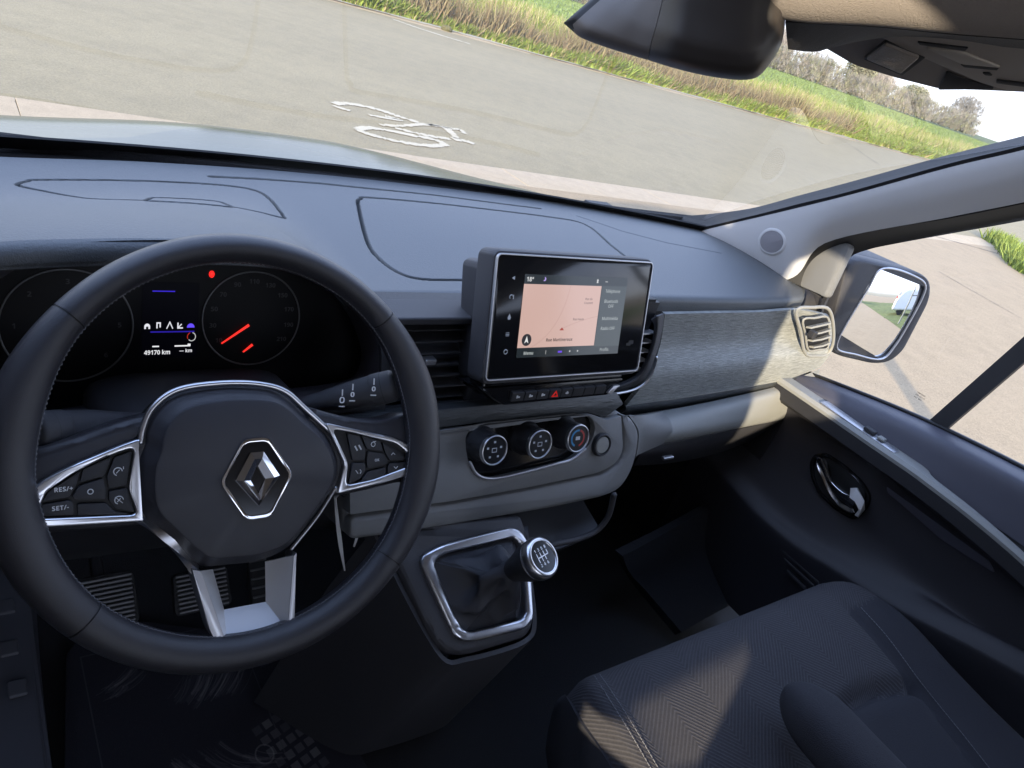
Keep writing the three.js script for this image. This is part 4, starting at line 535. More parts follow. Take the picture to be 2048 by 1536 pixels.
    const face = canvasTex(128, 128, (x) => {
      x.fillStyle = '#15161a'; x.fillRect(0, 0, 128, 128); x.translate(64, 64); x.strokeStyle = '#b9bcc2'; x.fillStyle = '#b9bcc2'; x.lineWidth = 4;
      if (k < 2) { for (let i = 0; i < 5; i++) { const a = i * 1.256 - 1.57; x.fillRect(Math.cos(a) * 38 - 6, Math.sin(a) * 38 - 5, 12, 10); } x.strokeRect(-12, -9, 24, 18); }
      else { x.lineWidth = 10; x.strokeStyle = '#2d7fb0'; x.beginPath(); x.arc(0, 0, 40, 2.0, 4.9); x.stroke(); x.strokeStyle = '#a83a34'; x.beginPath(); x.arc(0, 0, 40, 5.0, 7.6); x.stroke(); x.fillRect(-14, -9, 28, 18); }
    });
    mesh('knob_face', new THREE.CircleGeometry(0.0177, 32).translate(0, 0, -0.0012), new THREE.MeshStandardMaterial({ map: face, roughness: 0.3 }), kn);
  });
  const so = part('power_socket', dash); so.rotation.x = rad(-20); { const p = [0.1157,-0.0095], c = Math.cos(rad(20)), s = Math.sin(rad(20)); so.position.set(0.03 + p[0], 0.965 + p[1] * c + 0.004 * s, -0.088 - p[1] * s + 0.004 * c); }
  mesh('socket_collar', new THREE.LatheGeometry([[0.0175, -0.006], [0.0172, 0.001], [0.0155, 0.003], [0.0138, 0.0025], [0.0135, -0.003]].map((q) => new THREE.Vector2(...q)), 32).rotateX(Math.PI / 2), M.dark, so);
  mesh('socket_cap', new THREE.LatheGeometry([[0.0128, -0.004], [0.0127, 0.001], [0.0118, 0.0022], [0, 0.0024]].map((q) => new THREE.Vector2(...q)), 32).rotateX(Math.PI / 2), M.grey, so);
  // instrument binnacle
  const back = [[-0.1927,0.0295],[-0.1686,0.0501],[-0.1402,0.0683],[-0.0844,0.0789],[0.0199,0.0842],[0.1002,0.0663],[0.1534,0.0261],[0.1814,-0.0218],[0.1822,-0.0523],[0.1655,-0.0655],[0.0997,-0.0715],[-0.0334,-0.0695],[-0.1274,-0.0784],[-0.1984,-0.0883]].map(([x, y]) => [-0.39 + x, 1.09 + y * Math.cos(rad(12)), -0.2 - y * Math.sin(rad(12))]);
  const frontR = [[-0.5901,1.1729,-0.135],[-0.5675,1.1932,-0.135],[-0.5243,1.2062,-0.135],[-0.4588,1.2142,-0.135],[-0.3751,1.2166,-0.135],[-0.3057,1.2039,-0.135],[-0.2613,1.1791,-0.135],[-0.2325,1.1357,-0.135],[-0.215,1.0845,-0.135],[-0.2189,1.0459,-0.135],[-0.2987,1.0349,-0.135],[-0.4352,1.0374,-0.135],[-0.531,1.0268,-0.135],[-0.5969,1.0164,-0.135]];
  const mid = frontR.map((p, i) => p.map((v, q) => lerp(v, back[i][q], 0.5) + (q === 1 ? 0.003 : 0)));
  mesh('binnacle', loft([frontR, mid, back], { su: 6, sv: 4, closed: true }), grain([0.075, 0.072, 0.08], 0.5), dash);
  const outer = [[-0.6014,1.1634,-0.19],[-0.5674,1.1874,-0.19],[-0.5179,1.1999,-0.19],[-0.4477,1.2101,-0.19],[-0.3586,1.2172,-0.19],[-0.2742,1.2072,-0.19],[-0.2137,1.1692,-0.19],[-0.1732,1.1052,-0.19],[-0.149,1.0337,-0.19],[-0.1524,0.9886,-0.19],[-0.2558,0.9682,-0.19],[-0.4192,0.9724,-0.19],[-0.5292,0.9607,-0.19],[-0.6125,0.9548,-0.19]];
  mesh('binnacle_surround', loft([outer.map((p) => [p[0], Math.min(p[1], 1.17), -0.2]), frontR.map((p) => [p[0], p[1] - 0.002, p[2] + 0.001])].map((r) => r.slice(7, 14)), { su: 6, thick: 0.003 }), M.dark, dash);
  const cs = part('instrument_cluster', dash, [-0.39, 1.09, -0.2], rad(-12));
  mesh('cluster_face', plate(roundPoly([[-0.2032,0.0294],[-0.1739,0.0522],[-0.1401,0.0724],[-0.0844,0.0826],[0.0197,0.0883],[0.1055,0.0709],[0.1592,0.0297],[0.1892,-0.0221],[0.1894,-0.0572],[0.1674,-0.0707],[0.1002,-0.077],[-0.0333,-0.0745],[-0.1275,-0.0837],[-0.2095,-0.0921]], 0.02), 0.01, 0, 0.0005), M.cluster, cs);
  const dr = [0.0515,0.0116], dl = [-0.1191,0.0051];
  for (const [x, y, r] of [[dr[0], dr[1], 0.0515], [dl[0], dl[1], 0.0545]]) mesh('dial_ring', new THREE.TorusGeometry(r, 0.0009, 6, 64).translate(x, y, 0.0015), M.ring, cs);
  for (const [x, y, r, labels, a0] of [[dr[0], dr[1], 0.041, ['10', '30', '50', '70', '90', '110', '130', '150', '170', '190', '210'], 3.75], [dl[0], dl[1], 0.043, ['0', '1', '2', '3', '4', '5', '6'], 3.9]])
    labels.forEach((s, i) => { const a = a0 - i / (labels.length - 1) * (a0 * 2 - Math.PI); mesh('dial_numeral', text(s, 0.0048, 0.0002).translate(x + Math.cos(a) * r, y + Math.sin(a) * r, 0.0007), std([0.055, 0.055, 0.058], 0.8), cs); });
  const glow = (c, k) => std([0.01, 0.01, 0.01], 0.4, { emissive: col(...c), emissiveIntensity: k });
  const hot = glow([1, 0.03, 0.02], 0.3);
  const needle = (a, b, w) => { const d = Math.hypot(b[0] - a[0], b[1] - a[1]), g = new THREE.ExtrudeGeometry(new THREE.Shape([[0, -w / 2], [d, -w / 4], [d, w / 4], [0, w / 2]].map((p) => new THREE.Vector2(...p))), { depth: 0.001, bevelEnabled: false }); g.rotateZ(Math.atan2(b[1] - a[1], b[0] - a[0])); g.translate(a[0], a[1], 0.003); mesh('needle', g, hot, cs); };
  needle([0.0476,0.0055], [0.0199,-0.0146], 0.0026); needle([0.0526,-0.0166], [0.0429,-0.0249], 0.0026);
  { const p = [0.0078,0.0589]; mesh('warning_lamp', new THREE.LatheGeometry([[0, 0.0012], [0.002, 0.001], [0.0029, 0]].map((q) => new THREE.Vector2(...q)), 14).rotateX(Math.PI / 2).scale(1, 1.3, 1).translate(p[0], p[1], 0.0007), glow([1, 0.02, 0.015], 0.32), cs); }
  const tft = canvasTex(256, 320, (c, w, h) => {
    c.fillStyle = '#020206'; c.fillRect(0, 0, w, h);
    c.fillStyle = '#3a2ac8'; c.fillRect(46, 36, 100, 5); c.fillStyle = '#2a1e9a'; c.fillRect(40, 206, 200, 6);
    c.fillStyle = '#e8e8f0'; c.strokeStyle = '#e8e8f0'; c.lineWidth = 5;
    c.beginPath(); c.arc(26, 186, 13, Math.PI, 0); c.fill(); c.fillRect(13, 184, 8, 12); c.fillRect(31, 184, 8, 12);
    c.fillRect(66, 172, 6, 22); c.fillRect(80, 168, 6, 22); c.fillRect(66, 168, 20, 6);
    c.beginPath(); c.moveTo(112, 196); c.lineTo(126, 168); c.lineTo(140, 196); c.stroke();
    c.fillRect(160, 170, 6, 26); c.fillRect(160, 190, 26, 6); c.beginPath(); c.moveTo(166, 190); c.lineTo(180, 176); c.stroke();
    c.fillStyle = '#6a50ff'; c.beginPath(); c.arc(222, 192, 18, Math.PI, 0); c.fill();
    c.strokeStyle = '#c8c8c8'; c.lineWidth = 4; c.beginPath(); c.arc(228, 232, 18, -1.4, 2.4); c.stroke(); c.strokeStyle = '#c03020'; c.beginPath(); c.arc(226, 232, 18, 2.6, 4.4); c.stroke();
    c.fillStyle = '#f0f0f4'; c.font = 'bold 26px sans-serif'; c.fillText('49170 km', 14, 306); c.font = 'bold 22px sans-serif'; c.fillText('— km', 172, 300); c.fillRect(50, 268, 30, 6); c.fillRect(150, 268, 60, 6); c.fillRect(210, 262, 14, 12);
  });
  { const a = [-0.0571,0.0499], b = [-0.0037,-0.0289]; mesh('trip_display', new THREE.PlaneGeometry(b[0] - a[0], a[1] - b[1]).translate((a[0] + b[0]) / 2, (a[1] + b[1]) / 2, 0.0012), new THREE.MeshPhysicalMaterial({ color: 0x000000, roughness: 0.5, specularIntensity: 0.2, emissive: 0xffffff, emissiveMap: tft, emissiveIntensity: 0.25 }), cs); }
  // lower driver's side
  mesh('knee_panel', loft([[[-0.82, 1.06, -0.2], [-0.55, 1.02, -0.17], [-0.25, 1.02, -0.15], [-0.19, 1.02, -0.14]], [[-0.82, 0.95, -0.2], [-0.55, 0.93, -0.15], [-0.25, 0.93, -0.13], [-0.19, 0.93, -0.11]], [[-0.82, 0.8, -0.25], [-0.55, 0.8, -0.2], [-0.25, 0.8, -0.18], [-0.19, 0.8, -0.16]], [[-0.82, 0.74, -0.32], [-0.55, 0.74, -0.3], [-0.25, 0.74, -0.28], [-0.19, 0.74, -0.26]]], { su: 5, sv: 5, thick: 0.006, flip: true }), M.dark, dash);
}

// ------------------------------------------------------------------ steering wheel
{
  const w = thing('steering_wheel', 'black leather steering wheel with silver spokes and a diamond emblem', 'steering wheel', [-0.40, 1.08, 0]);
  w.rotation.set(rad(-31.1), 0, rad(-0.84), 'XYZ');
  const R = (a) => 0.1722 + 0.0028 * Math.max(0, Math.sin(a)) ** 2 - 0.003 * Math.max(0, -Math.sin(a)) ** 3;
  const ringPt = (a, b, k = 1) => { const thumb = 1 + 0.12 * Math.exp(-(((Math.abs(Math.atan2(Math.sin(a), Math.abs(Math.cos(a)))) - 0.25) / 0.3) ** 2)); const side = Math.exp(-((Math.sin(a) / 0.6) ** 4)), rx = lerp(Math.sin(a) > 0 ? 0.0122 : 0.0158, 0.0162, side) * k * thumb, rz = 0.0165 * k, q = R(a) + rx * Math.cos(b); return [q * Math.cos(a), q * Math.sin(a), rz * Math.sin(b)]; };
  const seg = (a0, a1, k, na, nb = 28) => { const rows = []; for (let i = 0; i <= na; i++) { const a = lerp(a0, a1, i / na), r = []; for (let j = 0; j < nb; j++) r.push(ringPt(a, j / nb * 2 * Math.PI, k)); rows.push(r); } return loft(rows, { closed: true, caps: true }); };
  const cuts = [rad(42), rad(138), rad(221.5), rad(318.5), rad(402)];
  for (let i = 0; i < 4; i++) { const m = mesh('rim', seg(cuts[i] + 0.004, cuts[i + 1] - 0.004, 1, 60), M.leather, w); }
  for (let i = 0; i < 4; i++) mesh('rim_seam', seg(cuts[i] - 0.006, cuts[i] + 0.006, 0.955, 2), M.black, w);
  const st = []; for (let i = 0; i < 520; i++) { const a = i / 520 * Math.PI * 2, p = ringPt(a, Math.PI - 0.25, 1.01); const b = new THREE.CapsuleGeometry(0.00035, 0.0022, 2, 4); b.rotateZ(a + (i % 2 ? 0.6 : -0.6)).translate(...p); st.push(b); }
  const stm = mesh('stitching', merge(st), M.stitch, w); stm.userData.kind = 'stuff';
  // hub
  const hubO = [[-0.0821,0.0162],[-0.0802,0.0272],[-0.0731,0.0418],[-0.0562,0.0549],[-0.0215,0.0599],[0.0149,0.0574],[0.0341,0.0503],[0.0537,0.0318],[0.074,0.012],[0.0837,-0.007],[0.0857,-0.0235],[0.0808,-0.0393],[0.0625,-0.0623],[0.0359,-0.0889],[0.0096,-0.0966],[-0.0188,-0.0955],[-0.0449,-0.09],[-0.0707,-0.061],[-0.0853,-0.0409],[-0.0893,-0.0235],[-0.0877,0.0001]];
  const hc = [0, -0.022];
  const ring = (s, z) => hubO.map(([x, y]) => [hc[0] + (x - hc[0]) * s, hc[1] + (y - hc[1]) * s, z]);
  mesh('airbag_cover', loft([ring(0.985, -0.03), ring(0.99, -0.012), ring(0.97, -0.006), ring(0.86, 0.006), ring(0.835, 0.0085), ring(0.6, 0.0112), ring(0.3, 0.0125), ring(0.03, 0.0128)], { su: 6, sv: 3, closed: true, flip: false, caps: true }), M.hub, w);
  mesh('hub_back', loft([ring(0.8, -0.075), ring(0.95, -0.06), ring(1.0, -0.03)], { su: 4, closed: true, caps: true }), M.dark, w);
  const upRim = [[-0.0831,0.0175],[-0.0809,0.028],[-0.0738,0.0434],[-0.0569,0.0566],[-0.0215,0.0616],[0.0149,0.0591],[0.0351,0.0521],[0.0552,0.0335],[0.0756,0.0137]].map((p) => [p[0], p[1], -0.004]);
  mesh('hub_trim', tube(upRim, 0.0026, { seg: 70 }), M.silver, w);
  mesh('hub_trim', tube([[0.0807,-0.0407],[0.0634,-0.0633],[0.0372,-0.0901]].map((p) => [p[0], p[1], -0.006]), 0.0018), M.silver, w);
  mesh('hub_trim', loft([[[-0.0929,-0.0429],[-0.0796,-0.0538],[-0.0636,-0.072],[-0.049,-0.0955]].map((p) => [p[0], p[1], -0.004]), [[-0.0841,-0.0459],[-0.0732,-0.0601],[-0.0573,-0.0773],[-0.0442,-0.0923]].map((p) => [p[0], p[1], -0.001])], { su: 6, thick: 0.006 }), M.silver, w);
  // leather arms and silver frames
  const arm = (pts, r) => mesh('spoke_arm', plate(roundPoly(pts, r), 0.026, 0.007, -0.006, 8, 4), M.leather, w);
  arm([[-0.162, 0.016], [-0.149, 0.019], [-0.12, 0.027], [-0.09, 0.037], [-0.06, 0.04], [-0.06, -0.05], [-0.1, -0.05], [-0.15, -0.046], [-0.165, -0.05]], [0.002, 0.01, 0.02, 0.02, 0.002, 0.002, 0.02, 0.02, 0.002]);
  arm([[0.163, 0.024], [0.152, 0.024], [0.133, 0.02], [0.096, 0.024], [0.058, 0.037], [0.05, -0.05], [0.1, -0.049], [0.15, -0.044], [0.166, -0.048]], [0.002, 0.01, 0.02, 0.02, 0.002, 0.002, 0.02, 0.02, 0.002]);
  const frame = (o, i, k) => { const s = roundPoly(o, k.map((v) => v * 1.2)); s.holes.push(roundPoly(i.slice().reverse(), 0.006, THREE.Path)); mesh('spoke_trim', plate(s, 0.012, 0.0016, 0.0005, 8, 3), M.silver, w); mesh('switch_pad', plate(roundPoly(i.map(([x, y]) => [x * 1, y]), 0.006), 0.008, 0, -0.0045), M.black, w); };
  const LO = [[-0.083, 0.021], [-0.098, 0.0165], [-0.135, 0.003], [-0.154, -0.006], [-0.1655, -0.022], [-0.167, -0.033], [-0.152, -0.0395], [-0.083, -0.0455], [-0.092, -0.018]];
  const LI = [[-0.088, 0.0145], [-0.103, 0.0105], [-0.131, -0.0015], [-0.149, -0.0135], [-0.1545, -0.027], [-0.152, -0.033], [-0.088, -0.0395], [-0.0935, -0.016]];
  const RO = [[0.07, 0.022], [0.096, 0.0145], [0.142, 0.002], [0.166, -0.0125], [0.174, -0.0265], [0.164, -0.0355], [0.117, -0.0425], [0.08, -0.045], [0.088, -0.018]].reverse();
  const RI = [[0.077, 0.0155], [0.096, 0.0105], [0.142, -0.0035], [0.1565, -0.016], [0.158, -0.0275], [0.117, -0.0365], [0.0885, -0.0385], [0.092, -0.018]].reverse();
  frame(LO.slice().reverse(), LI.slice().reverse(), [0.004, 0.002, 0.01, 0.012, 0.01, 0.02, 0.01, 0.005, 0.004].slice(0, 9));
  frame(RO, RI, [0.004, 0.002, 0.01, 0.01, 0.012, 0.012, 0.02, 0.01, 0.004]);
  const Q = [[[-0.104, 0.0085], [-0.1245, 0.0005], [-0.127, -0.0095], [-0.1095, -0.006]], [[-0.1255, 0], [-0.1475, -0.0135], [-0.1515, -0.0205], [-0.1335, -0.0195], [-0.1285, -0.0105]], [[-0.1525, -0.0225], [-0.1335, -0.0215], [-0.131, -0.024], [-0.131, -0.0335], [-0.1515, -0.0315]], [[-0.1275, -0.0115], [-0.1105, -0.0075], [-0.1085, -0.017], [-0.1095, -0.0245], [-0.1305, -0.0225], [-0.1325, -0.0195]], [[-0.1025, 0.008], [-0.0895, 0.012], [-0.0945, -0.0155], [-0.1075, -0.0165], [-0.1085, -0.007]], [[-0.0945, -0.017], [-0.0895, -0.038], [-0.1035, -0.0325], [-0.108, -0.0255], [-0.1075, -0.018]], [[-0.1295, -0.025], [-0.1095, -0.027], [-0.1035, -0.0345], [-0.0925, -0.0385], [-0.1295, -0.0345]]];
  const shrink = (p, k) => { const cx = p.reduce((s, q) => s + q[0], 0) / p.length, cy = p.reduce((s, q) => s + q[1], 0) / p.length; return p.map((q) => [cx + (q[0] - cx) * k, cy + (q[1] - cy) * k]); };
  const marks = { 1: () => text('RES/+', 0.0034), 2: () => text('SET/-', 0.0034), 3: () => new THREE.TorusGeometry(0.0019, 0.0004, 4, 14), 4: () => merge([new THREE.TorusGeometry(0.003, 0.0004, 4, 14, 4.4), box(0.0035, 0.0006, 0.0004).rotateZ(0.8), box(0.0006, 0.002, 0.0004).translate(0.004, 0.0025, 0)]), 5: () => merge([new THREE.TorusGeometry(0.003, 0.0004, 4, 14, 4.4), box(0.0035, 0.0006, 0.0004).rotateZ(0.8), box(0.0075, 0.0005, 0.0004).rotateZ(-0.8)]) };
  const marksR = { 0: () => merge([new THREE.TorusGeometry(0.0022, 0.0004, 4, 8), box(0.003, 0.0007, 0.0004).translate(0.0015, 0.0025, 0)]), 4: () => merge([box(0.0014, 0.0052, 0.0004).rotateZ(0.5).translate(-0.002, 0, 0), box(0.0014, 0.0052, 0.0004).rotateZ(0.5).translate(0.002, 0.0006, 0)]), 3: () => text('OK', 0.0026), 1: () => merge([box(0.0006, 0.003, 0.0004).rotateZ(0.8).translate(0.001, 0, 0), box(0.0006, 0.003, 0.0004).rotateZ(-0.8).translate(-0.001, 0, 0)]), 2: () => merge([box(0.0006, 0.003, 0.0004).rotateZ(-0.8).translate(0.001, 0, 0), box(0.0006, 0.003, 0.0004).rotateZ(0.8).translate(-0.001, 0, 0)]), 5: () => merge([tubeArc(0.0022), box(0.0006, 0.004, 0.0004).rotateZ(0.6).translate(-0.002, 0, 0)]) };
  function tubeArc(r) { return new THREE.TorusGeometry(r, 0.0004, 4, 10, 2.2).rotateZ(-1.1); }
  for (const side of [-1, 1]) Q.forEach((poly, i) => {
    let p = shrink(poly, 0.955); if (side > 0) p = p.map(([x, y]) => [-x + 0.002, y - 0.001]);
    const b = mesh('switch', plate(roundPoly(p, 0.0016), 0.006, 0.0007, -0.0012), M.dark, w);
    const mk = (side < 0 ? marks : marksR)[i]; if (mk) { const c = shrink(p, 0)[0]; mesh('switch_mark', mk().translate(c[0], c[1], -0.001), M.print, b); }
  });
  // lower double spoke
  const Vo = [[-0.05,-0.0899],[-0.045,-0.1131],[-0.0371,-0.148],[-0.0274,-0.1629],[-0.0151,-0.1666],[0.0242,-0.1656],[0.034,-0.1585],[0.0381,-0.0916]], Vf = [[-0.043,-0.0925],[-0.0244,-0.1594],[0.0276,-0.1596],[0.0352,-0.0943]], Vh = [[-0.0292,-0.0978],[-0.0211,-0.1347],[0.0149,-0.1359],[0.0157,-0.0996]];
  { const s = roundPoly([...Vo, ...Vf.slice().reverse()], [0.001, 0.003, 0.01, 0.012, 0.012, 0.012, 0.01, 0.001, 0.001, 0.001, 0.001, 0.001]); mesh('lower_spoke', plate(s, 0.02, 0.0008, 0.004, 6, 2), M.satin, w); }
  const z3 = (p, z) => [p[0], p[1], z];
  for (let i = 0; i < 3; i++) mesh('lower_spoke_facet', loft([[z3(Vf[i], 0.003), z3(Vf[i + 1], 0.003)], [z3(Vh[i], -0.014), z3(Vh[i + 1], -0.014)]], { thick: 0.004, flip: false }), M.brushed, w);
  // emblem
  const em = part('emblem', w, [0.0025, -0.0195, 0.0135]);
  const hexP = (k) => [[-0.0105 * k, 0.0345 * k], [0.0105 * k, 0.0345 * k], [0.031 * k, 0], [0.0105 * k, -0.0345 * k], [-0.0105 * k, -0.0345 * k], [-0.031 * k, 0]].reverse();
  { const s = roundPoly(hexP(1), 0.006); s.holes.push(roundPoly(hexP(0.9).reverse(), 0.005, THREE.Path)); mesh('emblem_ring', plate(s, 0.004, 0.0008, 0.001), M.chrome, em); }
  mesh('emblem_field', plate(roundPoly(hexP(0.92), 0.005), 0.004, 0, 0), M.gloss, em);
  const oR = [[0, 0.0225], [0.0055, 0.0225], [0.0185, 0.0005], [0.0008, -0.0225], [0, -0.0225], [-0.0008, -0.0225], [-0.0185, 0.0005], [-0.0055, 0.0225]], iR = [[0, 0.0105], [0.0005, 0.0105], [0.0062, -0.001], [0.0003, -0.0125], [0, -0.0125], [-0.0003, -0.0125], [-0.0062, -0.001], [-0.0005, 0.0105]];
  mesh('emblem_diamond', toCreasedNormals(loft([oR.map((p) => [...p, 0.0002]), oR.map((p) => [...p, 0.002]), oR.map((p, i) => [lerp(p[0], iR[i][0], 0.45), lerp(p[1], iR[i][1], 0.45), 0.0048]), iR.map((p) => [...p, 0.0015]), iR.map((p) => [...p, 0.0002])], { closed: true }), 0.3), M.chrome, em);

  // column cover and the two stalks
  const cc = thing('column_cover', 'dark plastic steering column cover behind the wheel', 'column cover');
  const ax = (t) => [-0.40, 1.045 - 0.035 * t, -0.035 - 0.16 * t];
  const csec = (t, wd, hu, hd) => { const o = ax(t), r = []; for (let k = 0; k < 24; k++) { const a = k / 24 * 2 * Math.PI, c = Math.cos(a), s = Math.sin(a), e = 0.5; r.push([o[0] + wd * Math.sign(c) * Math.abs(c) ** e, o[1] + (s > 0 ? hu : hd) * Math.sign(s) * Math.abs(s) ** e, o[2]]); } return r; };
  mesh('cover_shell', loft([csec(0.1, 0.06, 0.03, 0.06), csec(0.25, 0.085, 0.04, 0.075), csec(0.6, 0.095, 0.04, 0.08), csec(1.05, 0.1, 0.035, 0.08)], { sv: 4, closed: true, caps: true }), M.soft, cc);
  const stalk = (name, label, a, b, r0, r1) => {
    const t = thing(name, label, 'control stalk'); const A = V(a), B = V(b), L = A.distanceTo(B);
    const g = new THREE.Group(); const m = new THREE.Matrix4(), dir = B.clone().sub(A).normalize(), q = new THREE.Quaternion().setFromUnitVectors(new THREE.Vector3(0, 1, 0), dir);
    const put = (nm, geo, mat) => { geo.applyQuaternion(q).translate(A.x, A.y, A.z); return mesh(nm, geo, mat, t); };
    put('lever', new THREE.LatheGeometry([[0, 0], [r0 * 0.6, 0], [r0 * 0.75, L * 0.3], [r0, L * 0.55], [r1, L * 0.78]].map((p) => new THREE.Vector2(...p)), 24), M.stalk);
    put('twist_grip', new THREE.LatheGeometry([[r1 * 0.96, L * 0.775], [r1 * 1.05, L * 0.79], [r1 * 1.05, L * 0.96], [r1 * 0.9, L], [0, L]].map((p) => new THREE.Vector2(...p)), 24), M.stalk);
    put('grip_groove', new THREE.TorusGeometry(r1 * 1.0, 0.0009, 6, 24).rotateX(Math.PI / 2).translate(0, L * 0.885, 0), M.black);
    return t;
  };
  const wr = stalk('wiper_stalk', 'black wiper stalk with white symbols, beside the central air vent', [-0.335, 1.062, -0.085], [-0.2466,1.1142,-0.04], 0.0135, 0.0155);
  for (const [p, k] of [[[-0.3088,1.1101,-0.033], 0], [[-0.2993,1.1156,-0.033], 1], [[-0.2802,1.1224,-0.03], 2]]) mesh('stalk_mark', merge([text(['O', 'o', 'o'][k], 0.006), box(0.0012, 0.006, 0.0003).translate(0, 0.007, 0), box(0.006, 0.001, 0.0003).translate(0, -0.006, 0)]).rotateX(-0.5).rotateZ(-0.1).translate(p[0], p[1], p[2] + 0.006), M.print, wr);
  stalk('light_stalk', 'black light stalk behind the left spoke of the wheel', [-0.455, 1.06, -0.085], [-0.5544,1.0912,-0.04], 0.0155, 0.0165);
  // key with white tag hanging from the ignition
  const ky = thing('ignition_key', 'black key with two white tag strips hanging from the steering column', 'key');
  mesh('key_head', rbox(0.012, 0.03, 0.02, 0.004), M.dark, ky).position.set(-0.245, 0.945, -0.095);
  mesh('tag_strip', loft([[[-0.2581,0.9319,-0.09],[-0.2491,0.8936,-0.09],[-0.2372,0.851,-0.09],[-0.2206,0.8028,-0.09]], [[-0.2574,0.9334,-0.088],[-0.2457,0.8946,-0.088],[-0.233,0.8517,-0.088],[-0.2212,0.8049,-0.088]]], { su: 6, thick: 0.0012 }), M.white, ky);
  mesh('tag_strip', loft([[[-0.2286,0.9378,-0.085],[-0.2219,0.8998,-0.085],[-0.2197,0.8675,-0.085],[-0.2199,0.8487,-0.085]], [[-0.2256,0.9404,-0.083],[-0.2178,0.9006,-0.083],[-0.2169,0.8686,-0.083],[-0.2196,0.8496,-0.083]]], { su: 6, thick: 0.0012 }), M.white, ky);
  mesh('key_loop', tube([[-0.2565,0.9317,-0.088],[-0.2479,0.9441,-0.088],[-0.2345,0.9454,-0.088],[-0.2244,0.9331,-0.088]], 0.0016), M.satin, ky);
}

